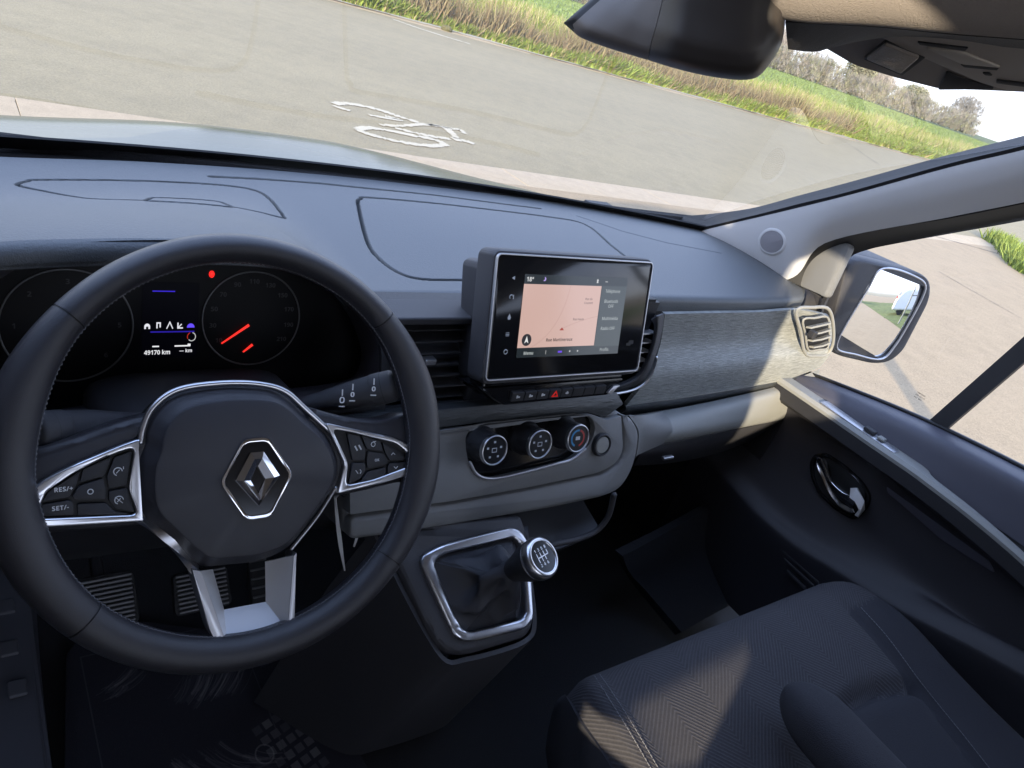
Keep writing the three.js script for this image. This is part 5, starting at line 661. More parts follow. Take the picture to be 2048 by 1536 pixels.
// ------------------------------------------------------------------ gear console and lever
{
  const gc = thing('gear_console', 'grey gear console with a silver frame below the dashboard', 'console');
  const pl = part('console_top', gc, [-0.07, 0.825, 0], rad(-48.6));
  const F = [[-0.0782,0.0526],[-0.0522,0.0588],[0.057,0.0619],[0.0723,0.0558],[0.0822,0.035],[0.065,-0.0589],[0.0486,-0.0697],[-0.0366,-0.0647],[-0.0576,-0.0539],[-0.0659,-0.0273],[-0.0857,0.0437]];
  const Fi = [[-0.0616,0.0432],[-0.0475,0.0473],[0.0552,0.0487],[0.0653,0.0422],[0.0695,0.0293],[0.0535,-0.0516],[0.0422,-0.0566],[-0.0353,-0.0529],[-0.0455,-0.0461],[-0.0533,-0.0261],[-0.0673,0.0369]];
  const F2 = F.map(([x, y]) => [x * 1.0, y]);
  mesh('top_plate', (() => { const s = roundPoly([[-0.1287,0.0942],[-0.1007,0.0986],[0.0846,0.0756],[0.0888,0.0529],[0.0696,-0.0665],[0.0521,-0.0814],[-0.0437,-0.079],[-0.0735,-0.0669],[-0.0878,-0.0367]], [0.004, 0.01, 0.008, 0.01, 0.02, 0.02, 0.02, 0.02, 0.02]); s.holes.push(roundPoly(Fi.slice().reverse(), 0.008, THREE.Path)); return plate(s, 0.05, 0.01, -0.002, 6, 4); })(), M.soft, pl);
  { const s = roundPoly(F2, 0.012); s.holes.push(roundPoly(Fi.slice().reverse(), 0.01, THREE.Path)); mesh('silver_frame', plate(s, 0.012, 0.003, 0.004, 6, 3), M.silver, pl); }
  // flanks reach down and forward to the floor
  const L0 = [[-0.13,0.0944],[-0.1168,0.0529],[-0.1002,0.0017],[-0.0817,-0.0471],[-0.065,-0.0768]], toW = ([x, y]) => [-0.07 + x, 0.825 + y * Math.cos(rad(48.6)) - 0.012 * 0.75, -y * Math.sin(rad(48.6)) - 0.012 * 0.66];
  const top = [...L0, ...[[-0.0405,-0.0811],[0.0043,-0.0846],[0.0533,-0.083],[0.0712,-0.0669],[0.0794,-0.0129],[0.0906,0.0594]]].map(toW);
  const low = top.map((p, i) => { const k = i / (top.length - 1); return [p[0] + lerp(-0.05, 0.045, k), 0.43, p[2] - lerp(0.12, 0.1, k)]; });
  const m1 = top.map((p, i) => p.map((v, q) => lerp(v, low[i][q], 0.35) + (q === 0 ? lerp(-0.008, 0.008, i / top.length) : 0)));
  mesh('console_flank', loft([top, m1, low], { su: 4, sv: 5, thick: 0.006 }), M.soft, gc);
  mesh('tray', loft([[[0.0165,0.8969,-0.06],[0.1069,0.8884,-0.06],[0.1909,0.8773,-0.06]], [[0.0249,0.8677,-0.05],[0.1122,0.858,-0.05],[0.1857,0.8571,-0.05]], [[0.0469,0.8153,-0.04],[0.1032,0.8156,-0.04],[0.1702,0.8343,-0.04]]].map((r, i) => r.map((p) => [p[0], p[1] - 0.01, p[2] - [0.16, 0.12, 0.0][i]])), { su: 4, sv: 4, thick: 0.006, flip: true }), M.dark, gc);
  mesh('tray_rim', tube([[0.1584,0.8992,-0.035],[0.1669,0.8542,-0.035],[0.1569,0.8318,-0.035],[0.1304,0.8233,-0.035],[0.0769,0.8238,-0.035],[0.0227,0.8225,-0.035]], 0.0045, { rs: 8 }), M.soft, gc);
  // lever
  const gl = thing('gear_lever', 'black gear lever with pleated leather boot and silver-ringed knob', 'gear lever');
  const base = Fi.map(([x, y]) => [-0.07 + x, 0.825 + y * Math.cos(rad(48.6)) - 0.006, -y * Math.sin(rad(48.6)) - 0.005]);
  const bc = [-0.072, 0.818, -0.004], knob = [-0.0552,0.9239,0.0608];
  const dir = V(knob).sub(V(bc)).normalize(), neck = V(bc).addScaledVector(dir, V(knob).distanceTo(V(bc)) - 0.052);
  const sideV = new THREE.Vector3(1, 0, 0).addScaledVector(dir, -dir.x).normalize(), upV = new THREE.Vector3().crossVectors(dir, sideV).normalize();
  const bl = resample(base, 12, true), nb = bl.length, rows = [];
  for (let i = 0; i <= 26; i++) {
    const t = i / 26, r = [];
    for (let j = 0; j < nb; j++) {
      const p = bl[j], ang = Math.atan2(p[1] - bc[1] + (p[2] - bc[2]) * -0.8, p[0] - bc[0]);
      const e = new THREE.Vector3().copy(neck).addScaledVector(sideV, Math.cos(ang) * 0.013).addScaledVector(upV, Math.sin(ang) * 0.013);
      const s = Math.pow(t, 0.75), sag = Math.sin(Math.PI * Math.min(1, t * 1.1));
      const ridge = (v) => 1 - 2 * Math.abs(Math.sin(v));
      const fold = sag * (0.013 * ridge(ang * 1.5 + 1.9 * t + 0.4) * (0.5 + 0.5 * t) + 0.006 * ridge(ang * 2.5 - 2.6 * t + 1.1) + 0.005 * ridge(ang * 1 + 5 * t)) + 0.0012 * sag * Math.sin(9 * ang + 12 * t);
      const q = new THREE.Vector3(lerp(p[0], e.x, s), lerp(p[1], e.y, t ** 1.5), lerp(p[2], e.z, s));
      const out = new THREE.Vector3(q.x - lerp(bc[0], e.x, t), q.y - lerp(bc[1], neck.y, t), q.z - lerp(bc[2], neck.z, t)); if (out.lengthSq() > 1e-9) out.normalize();
      q.addScaledVector(out, fold); r.push([q.x, q.y, q.z]);
    }
    rows.push(r);
  }
  mesh('boot', loft(rows, { closed: true }), grain([0.034, 0.034, 0.04], 0.36, 0.0004, 30), gl);
  const q = new THREE.Quaternion().setFromUnitVectors(new THREE.Vector3(0, 1, 0), dir), K = V(knob);
  const lathe = (pts) => new THREE.LatheGeometry(pts.map((p) => new THREE.Vector2(...p)), 40).applyQuaternion(q).translate(K.x, K.y, K.z);
  const kn = mesh('knob', lathe([[0, -0.075], [0.0125, -0.075], [0.0135, -0.06], [0.0165, -0.045], [0.0215, -0.03], [0.0242, -0.017], [0.0245, -0.011]]), M.dark, gl);
  mesh('knob_ring', lathe([[0.0245, -0.012], [0.0256, -0.009], [0.0258, -0.004], [0.0245, 0.0005], [0.0218, 0.0028], [0.0192, 0.0026], [0.0186, 0.001]]), M.silver, kn);
  const shift = canvasTex(256, 256, (c) => { c.fillStyle = '#0a0a0c'; c.fillRect(0, 0, 256, 256); c.strokeStyle = '#f2f2f2'; c.fillStyle = '#f2f2f2'; c.lineWidth = 9; c.beginPath(); for (const x of [70, 110, 150]) { c.moveTo(x, 86); c.lineTo(x, 158); } c.moveTo(70, 122); c.lineTo(190, 122); c.moveTo(190, 122); c.lineTo(190, 86); c.stroke(); c.font = 'bold 34px sans-serif'; c.textAlign = 'center'; ['1', '3', '5', 'R'].forEach((t, i) => c.fillText(t, 70 + i * 40, 76)); ['2', '4', '6'].forEach((t, i) => c.fillText(t, 70 + i * 40, 192)); });
  const tw = new THREE.CircleGeometry(0.0195, 40); const zq = new THREE.Quaternion().setFromRotationMatrix(new THREE.Matrix4().makeBasis(sideV, upV.clone().negate().multiplyScalar(-1), dir));
  { const yv = new THREE.Vector3(0, 1, 0).addScaledVector(dir, -dir.y).normalize(), xv = new THREE.Vector3().crossVectors(yv, dir); tw.applyMatrix4(new THREE.Matrix4().makeBasis(xv, yv, dir)).translate(K.x, K.y, K.z).translate(dir.x * 0.0016, dir.y * 0.0016, dir.z * 0.0016); }
  mesh('shift_pattern', tw, new THREE.MeshStandardMaterial({ map: shift, roughness: 0.15 }), kn);
}
// ------------------------------------------------------------------ passenger seat
{
  const st = thing('passenger_bench', 'black fabric passenger bench seat with herringbone stripes', 'seat');
  const weave = dataTex(512, (u, v) => {
    const band = Math.floor(u * 6), f = u * 6 - band, dir = band % 2 ? 1 : -1, r = 0.5 + 0.5 * Math.sin((v * 56 + dir * f * 9) * Math.PI * 2);
    return 0.42 + 0.4 * r * r + 0.18 * N[6][1](u * 256, v * 256);
  });
  const wv = rep(weave, 2.6, 2.6);
  M.fabric = std([0.06, 0.057, 0.064], 0.95, { map: wv, bumpMap: wv, bumpScale: 0.0012 });
  M.fabricPlain = std([0.024, 0.024, 0.03], 0.95, { bumpMap: rep(grainT, 14), bumpScale: 0.001 });
  // cushion: rounded block with a high front roll, tapered in plan
  const X0 = -0.005, X1 = 0.675, nx = 60, nz = 60, zc0 = 0.115, zc1 = 0.72;
  const topY = (x, z) => { const u = (x - X0) / (X1 - X0), e = Math.min(u, 1 - u) * (X1 - X0); let y = 0.752 + 0.018 * Math.exp(-(((z - 0.2) / 0.09) ** 2)) - 0.02 * sstep(0.25, 0.5, z);
    y += 0.018 * (1 - sstep(0.0, 0.11, X1 - x)) * sstep(0.14, 0.3, z) + 0.01 * (1 - sstep(0, 0.07, x - X0)); return y; };
  const rows = [];
  for (let i = 0; i <= nz; i++) { const t = i / nz, r = []; const z = zc0 + (zc1 - zc0) * t;
    for (let j = 0; j <= nx; j++) { const u = j / nx; const inset = 0.055 * (1 - Math.sqrt(Math.max(0, 1 - Math.max(0, 1 - t / 0.13) ** 2))); const x = lerp(X0 + inset, X1 - inset * 1.3, u), e = Math.min(u, 1 - u) * (X1 - X0);
      const edge = Math.max(0, 1 - e / 0.035), fr = Math.max(0, 1 - (z - zc0) / 0.05);
      const drop = 0.035 * (1 - Math.sqrt(Math.max(0, 1 - edge * edge))) + 0.05 * (1 - Math.sqrt(Math.max(0, 1 - fr * fr)));
      const groove = 0.012 * Math.exp(-(((x - 0.565 + 0.05 * sstep(0.3, 0.6, z)) / 0.007) ** 2)) * sstep(0.17, 0.22, z) + 0.02 * Math.exp(-(((z - (0.335 - 0.02 * Math.sin((x - 0.3) / 0.25 * Math.PI))) / 0.012) ** 2)) * sstep(0.28, 0.32, x) * (1 - sstep(0.55, 0.575, x));
      r.push([x, topY(x, z) - drop - groove, z]); }
    rows.push(r); }
  const cg = loft(rows); 
  // split: herringbone centre, plain side bolster
  const split = (f) => { const ix = []; const I = cg.index.array, p = cg.attributes.position; for (let i = 0; i < I.length; i += 3) { const cx = (p.getX(I[i]) + p.getX(I[i + 1]) + p.getX(I[i + 2])) / 3, cz = (p.getZ(I[i]) + p.getZ(I[i + 1]) + p.getZ(I[i + 2])) / 3; if (f(cx, cz)) ix.push(I[i], I[i + 2], I[i + 1]); } const g = cg.clone(); g.setIndex(ix); const n = g.attributes.normal; for (let i = 0; i < n.count; i++) if (n.getY(i) < 0) n.setXYZ(i, -n.getX(i), -n.getY(i), -n.getZ(i)); return g; };
  const isBol = (x, z) => x > 0.565 - 0.05 * sstep(0.3, 0.6, z) && z > 0.2;
  const isIns = (x, z) => !isBol(x, z) && x > 0.29 && z > 0.335 - 0.02 * Math.sin((x - 0.3) / 0.25 * Math.PI);
  mesh('seat_cushion', split((x, z) => !isBol(x, z) && !isIns(x, z)), M.fabric, st);
  mesh('seat_bolster', split(isBol), M.fabricPlain, st);
  mesh('seat_insert', split(isIns), M.fabricPlain, st);
  const rim = [...rows.map((r) => r[0]).reverse(), ...rows[0].slice(1), ...rows.map((r) => r.at(-1)).slice(1)];
  mesh('seat_side', loft([rim, rim.map(([x, y, z]) => [x + (x < 0.3 ? -0.006 : 0.006) * (z > 0.2 ? 1 : 0), y - 0.03, z - (z < 0.16 ? 0.006 : 0)]), rim.map(([x, y, z]) => [x, y - 0.1, z + 0.012]), rim.map(([x, y, z]) => [lerp(x, 0.33, 0.08), 0.56, lerp(z, 0.4, 0.1)])], { sv: 4, thick: 0.004, flip: true }), M.fabricPlain, st);
  mesh('seat_base', rbox(0.56, 0.16, 0.45, 0.02), M.dark, st).position.set(0.33, 0.5, 0.42);
  const stitches = (pts, n) => { const c = new THREE.CatmullRomCurve3(pts.map(V)); const L = c.getLength(), k = Math.round(L / 0.0055), gs = []; for (let i = 0; i < k; i++) { const a = c.getPointAt((i + 0.1) / k), b = c.getPointAt((i + 0.75) / k), d = b.clone().sub(a), g = new THREE.CapsuleGeometry(0.0006, d.length(), 2, 4); g.applyQuaternion(new THREE.Quaternion().setFromUnitVectors(new THREE.Vector3(0, 1, 0), d.normalize())).translate((a.x + b.x) / 2, (a.y + b.y) / 2 + 0.0008, (a.z + b.z) / 2); gs.push(g); } const m = mesh('stitching', merge(gs), M.thread, st); m.userData.kind = 'stuff'; };
  const onTop = (x, z) => { let best = null, bd = 9; for (const r of rows) for (const p of r) { const d = (p[0] - x) ** 2 + (p[2] - z) ** 2; if (d < bd) { bd = d; best = p; } } return [x, best[1] + 0.0015, z]; };
  stitches([[0.575, 0.205], [0.57, 0.26], [0.563, 0.34], [0.55, 0.42], [0.532, 0.5], [0.525, 0.58]].map((p) => onTop(p[0] + 0.012, p[1])));
  for (const dx of [0.014, 0.024]) stitches([[0.03, 0.135], [0.012, 0.17], [0.004, 0.22], [0.002, 0.3], [0.002, 0.4], [0.002, 0.5]].map((p) => onTop(p[0] + dx, p[1])));
  // folding armrest lying over the cushion
  const ar = [], A0 = V([0.2629,0.8,0.2689]), A1 = V([0.19, 0.845, 0.62]);
  for (let i = 0; i <= 20; i++) { const t = i < 12 ? 0.2 * (1 - Math.cos(i / 12 * Math.PI / 2)) : lerp(0.2, 1, (i - 12) / 8), k = Math.max(0.02, Math.sqrt(Math.max(0, 1 - Math.max(0, 1 - t / 0.2) ** 2))), o = A0.clone().lerp(A1, t), r = []; for (let j = 0; j < 24; j++) { const a = j / 24 * 2 * Math.PI, c = Math.cos(a), s = Math.sin(a); r.push([o.x + 0.041 * k * Math.sign(c) * Math.abs(c) ** 0.75, o.y + 0.034 * k * Math.sign(s) * Math.abs(s) ** 0.75, o.z]); } ar.push(r); }
  mesh('armrest', loft(ar, { closed: true, caps: true }), M.fabricPlain, st);
  mesh('backrest', rbox(0.62, 0.62, 0.14, 0.05, 4), M.fabricPlain, st).position.set(0.34, 1.02, 0.76);
}
// ------------------------------------------------------------------ passenger door
{
  const dr = thing('passenger_door', 'dark passenger door with grey armrest rail, chrome handle and open-view window', 'door');
  const Z = [-0.30, -0.2, -0.1, 0.0, 0.1, 0.22, 0.36, 0.5, 0.75];
  const sill = pw([-0.30, -0.2, -0.05, 0.05, 0.22, 0.75], [0.945, 0.966, 0.998, 1.016, 1.037, 1.07]);
  const ridge = pw([-0.3, -0.173, -0.043, 0.116, 0.259, 0.409, 0.75], [0.72, 0.70, 0.686, 0.713, 0.742, 0.787, 0.83]);
  const prof = (z) => { const s = sill(z); return [[0.855, s + 0.002, z], [0.84, s, z], [0.80, s - 0.002, z], [0.783, s - 0.012, z], [0.775, lerp(s, 0.955, 0.6), z], [0.768, 0.952, z]]; };
  mesh('door_pad', loft(Z.map(prof), { su: 3, sv: 4, thick: 0.006, flip: false }), M.doorPad, dr);
  mesh('door_panel', loft(Z.map((z) => { const r = ridge(z); return [[0.775, 0.95, z], [0.765, 0.925, z], [0.782, 0.88, z], [0.786, 0.82, z], [0.782, 0.775, z], [0.765, r + 0.025, z], [0.742, r + 0.004, z], [0.738, r - 0.02, z], [0.752, r - 0.12, z], [0.755, 0.45, z]]; }), { su: 4, sv: 4, thick: 0.006, flip: false }), M.door, dr);
  mesh('seal_strip', tube(Z.map((z) => [0.838, sill(z) + 0.002, z]), 0.0035, { seg: 60 }), M.black, dr);
  // armrest rail
  const railT = [[-0.2, 0.962, 0.772, 0.735], [-0.12, 0.964, 0.770, 0.733], [0.02, 0.966, 0.769, 0.731], [0.11, 0.967, 0.768, 0.731], [0.14, 0.966, 0.752, 0.731], [0.22, 0.962, 0.748, 0.731], [0.32, 0.95, 0.745, 0.733], [0.42, 0.93, 0.744, 0.734]];
  mesh('armrest_rail', toCreasedNormals(loft(railT.map(([z, y, xo, xi]) => [[xo + 0.01, y - 0.03, z], [xo + 0.003, y, z], [xi + 0.006, y + 0.001, z], [xi, y - 0.005, z], [xi + 0.004, y - 0.034, z]]), { sv: 4, closed: true, caps: true }), 0.5), M.grey, dr);
  mesh('armrest_fascia', toCreasedNormals(loft(railT.map(([z, y, xo, xi]) => [[xi + 0.02, y - 0.012, z], [xi - 0.001, y - 0.011, z], [xi - 0.0005, y - 0.036, z], [xi + 0.008, y - 0.044, z], [xi + 0.03, y - 0.03, z]]), { sv: 4, closed: true, caps: true }), 0.5), M.dark, dr);
  const sp = part('switch_panel', dr);
  mesh('panel_plate', plate(roundPoly([[0, 0], [0.028, 0], [0.028, 0.165], [0.004, 0.165]], 0.006), 0.004, 0.0012, 0).rotateX(Math.PI / 2).rotateZ(Math.PI).translate(0.767, 0.969, -0.1), M.satin, sp);
  mesh('window_switch', rbox(0.014, 0.007, 0.022, 0.002), M.dark, sp).position.set(0.752, 0.9735, 0.005);
  mesh('lock_switch', rbox(0.014, 0.005, 0.014, 0.002), M.grey, sp).position.set(0.752, 0.973, 0.03);
  // handle in its dish
  const dish = [[0.78,0.8338,-0.0741],[0.78,0.8548,-0.0751],[0.78,0.8725,-0.0581],[0.78,0.8755,-0.0116],[0.78,0.8704,0.032],[0.78,0.8572,0.058],[0.78,0.8388,0.0657],[0.78,0.8103,0.0646],[0.78,0.7923,0.0556],[0.78,0.7857,0.0179],[0.78,0.792,-0.0291],[0.78,0.8094,-0.0559]].map((p) => [p[2], p[1]]);
  const bez = (() => { const s = roundPoly(dish.slice().reverse(), 0.012); s.holes.push(roundPoly(dish.map(([x, y]) => { const cx = -0.008, cy = 0.832; return [(x - cx) * 0.86 + cx, (y - cy) * 0.86 + cy]; }), 0.012, THREE.Path)); return plate(s, 0.012, 0.003, 0.004); })();
  const hb = part('door_handle', dr); 
  bez.rotateY(-Math.PI / 2).translate(0.781, 0, 0); mesh('handle_bezel', bez, M.gloss, hb);
  mesh('handle_dish', plate(roundPoly(dish.slice().reverse(), 0.012), 0.004, 0, -0.004).rotateY(-Math.PI / 2).translate(0.779, 0, 0), M.black, hb);
  const hA = [[0.765,0.858,-0.0604],[0.765,0.8507,-0.0437],[0.765,0.8356,-0.0212],[0.765,0.8253,0.0066],[0.765,0.8232,0.0315],[0.765,0.8239,0.0473]], hB = [[0.752,0.8674,-0.0472],[0.752,0.8573,-0.0314],[0.752,0.8424,-0.0093],[0.752,0.8381,0.0193],[0.752,0.8438,0.0413],[0.752,0.8464,0.0534]], hC = [[0.762,0.8406,-0.0443],[0.762,0.833,-0.0299],[0.762,0.8179,-0.0063],[0.762,0.8074,0.024],[0.762,0.8102,0.0482],[0.762,0.8163,0.0583]];
  mesh('handle_lever', loft([hC, hA, hB, hB.map((p) => [p[0] + 0.012, p[1] + 0.002, p[2] + 0.002])], { su: 6, sv: 4, thick: 0.003 }), M.chrome, hb);
  mesh('handle_tip', toCreasedNormals(loft([[[0.758,0.8555,0.0329],[0.758,0.8633,0.0396],[0.758,0.8501,0.0621],[0.758,0.8359,0.0627]], [[0.752,0.8415,0.0415],[0.752,0.8408,0.051],[0.752,0.8307,0.0639],[0.752,0.8173,0.0628]]], { thick: 0.008 }), 0.4), M.brushed, hb);
  // pocket opening in the panel under the rail
  mesh('grab_recess', plate(roundPoly([[0.775,0.9081,0.0677],[0.775,0.915,0.1413],[0.775,0.9067,0.2505],[0.775,0.8789,0.2941],[0.775,0.8704,0.1979],[0.775,0.8808,0.1002],[0.775,0.8811,0.0786]].map((p) => [p[2], p[1]]).reverse(), 0.01), 0.003, 0.001, 0).rotateY(-Math.PI / 2).translate(0.7785, 0, 0), M.doorPad, dr);
  // window frame, glass, divider, mirror corner
  const inner = [[0.8,1.1221,-0.3204],[0.8,1.1528,-0.3278],[0.8,1.1818,-0.3185],[0.8,1.2284,-0.2829],[0.8,1.2891,-0.2026],[0.8,1.3596,-0.0918],[0.8,1.4232,0.0001],[0.8,1.5157,0.129]], outerE = [[0.862,1.1114,-0.2526],[0.862,1.1566,-0.254],[0.862,1.2121,-0.25],[0.862,1.2436,-0.2236],[0.862,1.2783,-0.1766],[0.862,1.3293,-0.1034],[0.862,1.3953,-0.007],[0.862,1.4915,0.1281]];
  const mid2 = inner.map((p, i) => [0.84, lerp(p[1], outerE[i][1], 0.45), lerp(p[2], outerE[i][2], 0.45)]);
  mesh('window_frame', loft([inner, mid2, outerE], { su: 5, sv: 4, thick: 0.006 }), M.black, dr);
  mesh('corner_cover', (() => { const s = roundPoly([[0.825,1.1164,-0.3193],[0.825,1.1483,-0.3274],[0.825,1.192,-0.3137],[0.825,1.24,-0.2577],[0.825,1.2338,-0.2408],[0.825,1.1235,-0.2349],[0.825,1.1236,-0.2502]].map((p) => [p[2], p[1]]).reverse(), 0.012); return plate(s, 0.02, 0.006, 0).rotateY(-Math.PI / 2).translate(0.822, 0, 0); })(), M.mould, dr);
  mesh('window_channel', bar([[0.845,1.0875,-0.2424],[0.845,1.1528,-0.2494],[0.845,1.234,-0.2524]], 0.008, 0.008, [0, 0.3, 1], [1, 0, 0]), M.dark, dr);
  mesh('window_divider', bar([[0.852, 0.99, 0.06], [0.852, 1.2, 0.112], [0.84, 1.45, 0.175], [0.83, 1.55, 0.2]], 0.031, 0.014, [0, -0.2, 0.98], [1, 0, 0]), M.dark, dr);
  mesh('window_glass', loft([[[0.861, 0.94, -0.32], [0.861, 1.02, 0.0], [0.861, 1.07, 0.75]], [[0.861, 1.1, -0.3], [0.859, 1.25, 0.0], [0.859, 1.3, 0.75]], [[0.861, 1.2, -0.25], [0.85, 1.42, 0.02], [0.845, 1.5, 0.75]]], { su: 4, sv: 4 }), M.glass, dr);
  { const c = canvasTex(256, 128, (x) => { x.clearRect(0, 0, 256, 128); x.fillStyle = '#3a3632'; x.font = 'bold 26px monospace'; ['TEMPERED', '43R-00127', 'AS2 M40'].forEach((t, i) => x.fillText(t, 20, 34 + i * 36)); });
    const p = [[0.857,1.0433,0.0161]]; const m = new THREE.MeshStandardMaterial({ map: c, transparent: true, roughness: 0.8 }); mesh('glass_stamp', new THREE.PlaneGeometry(0.036, 0.018).rotateY(-Math.PI / 2).translate(0.8575, p[0][1], p[0][2]), m, dr); }
  // exterior mirror on the door
  const em = part('door_mirror', dr, [1.09, 1.09, -0.24]);
  { const n = new THREE.Vector3(-0.298, 0.085, 0.953).normalize(), r = new THREE.Vector3(0, 1, 0).cross(n).normalize(), u = new THREE.Vector3().crossVectors(n, r); em.quaternion.setFromRotationMatrix(new THREE.Matrix4().makeBasis(r, u, n)); }
  const ho = [[-0.1567,0.0796],[-0.1501,0.0977],[-0.1194,0.1066],[0.0557,0.1048],[0.0966,0.0914],[0.1206,0.0512],[0.1204,-0.0818],[0.0953,-0.1142],[0.0512,-0.124],[-0.054,-0.1183],[-0.0904,-0.1105],[-0.1292,-0.0392]], gi = [[-0.0623,0.0903],[0.0643,0.0872],[0.0831,0.0758],[0.0898,0.0561],[0.0881,-0.0267],[0.0827,-0.0687],[0.0681,-0.102],[-0.0196,-0.1034],[-0.0754,-0.097],[-0.0839,-0.0769],[-0.0693,0.0481]];
  const hs = roundPoly(ho.slice().reverse(), 0.03);
  { const s = roundPoly(ho.slice().reverse(), 0.03); s.holes.push(roundPoly(gi.map(([x, y]) => [x * 1.04, y * 1.04]), 0.018, THREE.Path)); mesh('mirror_bezel', plate(s, 0.05, 0.008, 0.006, 8, 4), M.soft, em); }
  mesh('mirror_shell', plate(hs, 0.13, 0.035, -0.03, 8, 5), M.soft, em);
  { const gc = [gi.reduce((a, p) => a + p[0], 0) / gi.length, gi.reduce((a, p) => a + p[1], 0) / gi.length], rg = [1.06, 0.9, 0.75, 0.6, 0.45, 0.3, 0.15, 0.01].map((k) => resample(gi.map((p) => [p[0], p[1], 0]), 8, true).map((p) => { const x = (p[0] - gc[0]) * k, y = (p[1] - gc[1]) * k; return [gc[0] + x, gc[1] + y, 0.004 - (x * x + y * y) / 2.2]; })); mesh('mirror_glass', loft(rg, { closed: true }), M.mirror, em); }
  { const rim2 = gi.map(([x, y]) => [x * 1.03, y * 1.03, 0.005]); mesh('mirror_rim', tube(rim2, 0.0026, { closed: true, seg: 90 }), M.satin, em); }
  mesh('mirror_arm', rbox(0.26, 0.07, 0.09, 0.03, 4), M.soft, em).position.set(-0.16, -0.04, -0.1);
  // footwell grille on the side
  const gr = part('footwell_grille', dr);
  for (const p of [[[0.745,0.6595,-0.0125],[0.745,0.6585,0.0802]], [[0.745,0.6466,0.0005],[0.745,0.6447,0.0761]], [[0.745,0.629,0.0174],[0.745,0.627,0.0639]]]) mesh('slat', bar(p, 0.006, 0.012, [0, 0.7, -0.7], [1, 0, 0]), M.soft, gr);
}
// ------------------------------------------------------------------ front pillar trim with tweeter
{
  const pt = thing('pillar_trim', 'pale grey windscreen pillar trim with a round speaker grille', 'pillar trim');
  const up = [[0.755,1.1089,-0.574],[0.755,1.1625,-0.4967],[0.755,1.2446,-0.3748],[0.755,1.3283,-0.2542],[0.755,1.4311,-0.1135],[0.755,1.4911,-0.024],[0.755,1.5793,0.101]], lo = [[0.8,1.1141,-0.5082],[0.8,1.1135,-0.3664],[0.8,1.1373,-0.3081],[0.8,1.2267,-0.2819],[0.8,1.3596,-0.0918],[0.8,1.4232,0.0001],[0.8,1.5157,0.129]];
  const md = up.map((p, i) => [lerp(p[0], lo[i][0], 0.5) - 0.006, lerp(p[1], lo[i][1], 0.5), lerp(p[2], lo[i][2], 0.5) + 0.008]);
  const q1 = up.map((p, i) => [lerp(p[0], lo[i][0], 0.15) - 0.003, lerp(p[1], lo[i][1], 0.18), lerp(p[2], lo[i][2], 0.18) + 0.006]);
  mesh('trim_shell', loft([up, q1, md, lo], { su: 8, sv: 5, thick: 0.006 }), M.pillar, pt);
  mesh('screen_seal', loft([[[0.785,1.0871,-0.7185],[0.785,1.1445,-0.5929],[0.785,1.2125,-0.4622],[0.785,1.2796,-0.3656],[0.785,1.3393,-0.2797],[0.785,1.4421,-0.1346],[0.785,1.5039,-0.0435],[0.785,1.5939,0.0843]], [[0.752,1.0927,-0.6335],[0.752,1.123,-0.5578],[0.752,1.2048,-0.4308],[0.752,1.2704,-0.3364],[0.752,1.3279,-0.2521],[0.752,1.4306,-0.1117],[0.752,1.4904,-0.0224],[0.752,1.5786,0.1023]]], { su: 6, thick: 0.008 }), M.black, pt);
  const sg = part('speaker_grille', pt);
  const at = (row, u) => { const f = resample(row, 20, false), p = f[Math.round(u * 20)]; return V(p); };
  const cA = at(q1, 1.77), cB = at(md, 1.77), c0 = cA.clone().lerp(cB, 0.6), eu = at(md, 1.95).sub(at(md, 1.6)).normalize(), ev = cA.clone().sub(cB).normalize();
  const nn = new THREE.Vector3().crossVectors(eu, ev).normalize(); if (nn.x > 0) nn.negate();
  ev.crossVectors(nn, eu).normalize();
  const bowl = []; for (let k = 0; k < 40; k++) { const a = k / 40 * 2 * Math.PI; bowl.push([Math.cos(a), Math.sin(a)]); }
  const ringAt = (s, h) => bowl.map(([a, b]) => { const v = c0.clone().addScaledVector(eu, a * s * 0.03).addScaledVector(ev, b * s * 0.026).addScaledVector(nn, h); return [v.x, v.y, v.z]; });
  mesh('grille_ring', loft([ringAt(1.15, 0.004), ringAt(1.0, 0.0086), ringAt(0.86, 0.0082)], { closed: true }), M.pillar, sg);
  const dots = dataTex(64, (u, v) => { const a = (u * 8) % 1 - 0.5, b = (v * 8) % 1 - 0.5; return a * a + b * b < 0.1 ? 0.15 : 0.9; });
  mesh('grille_mesh', loft([ringAt(0.88, 0.0082), ringAt(0.5, 0.0092), ringAt(0.02, 0.0096)], { closed: true }), std([0.36, 0.35, 0.38], 0.7, { map: rep(dots, 40), bumpMap: rep(dots, 40), bumpScale: 0.001 }), sg);
}
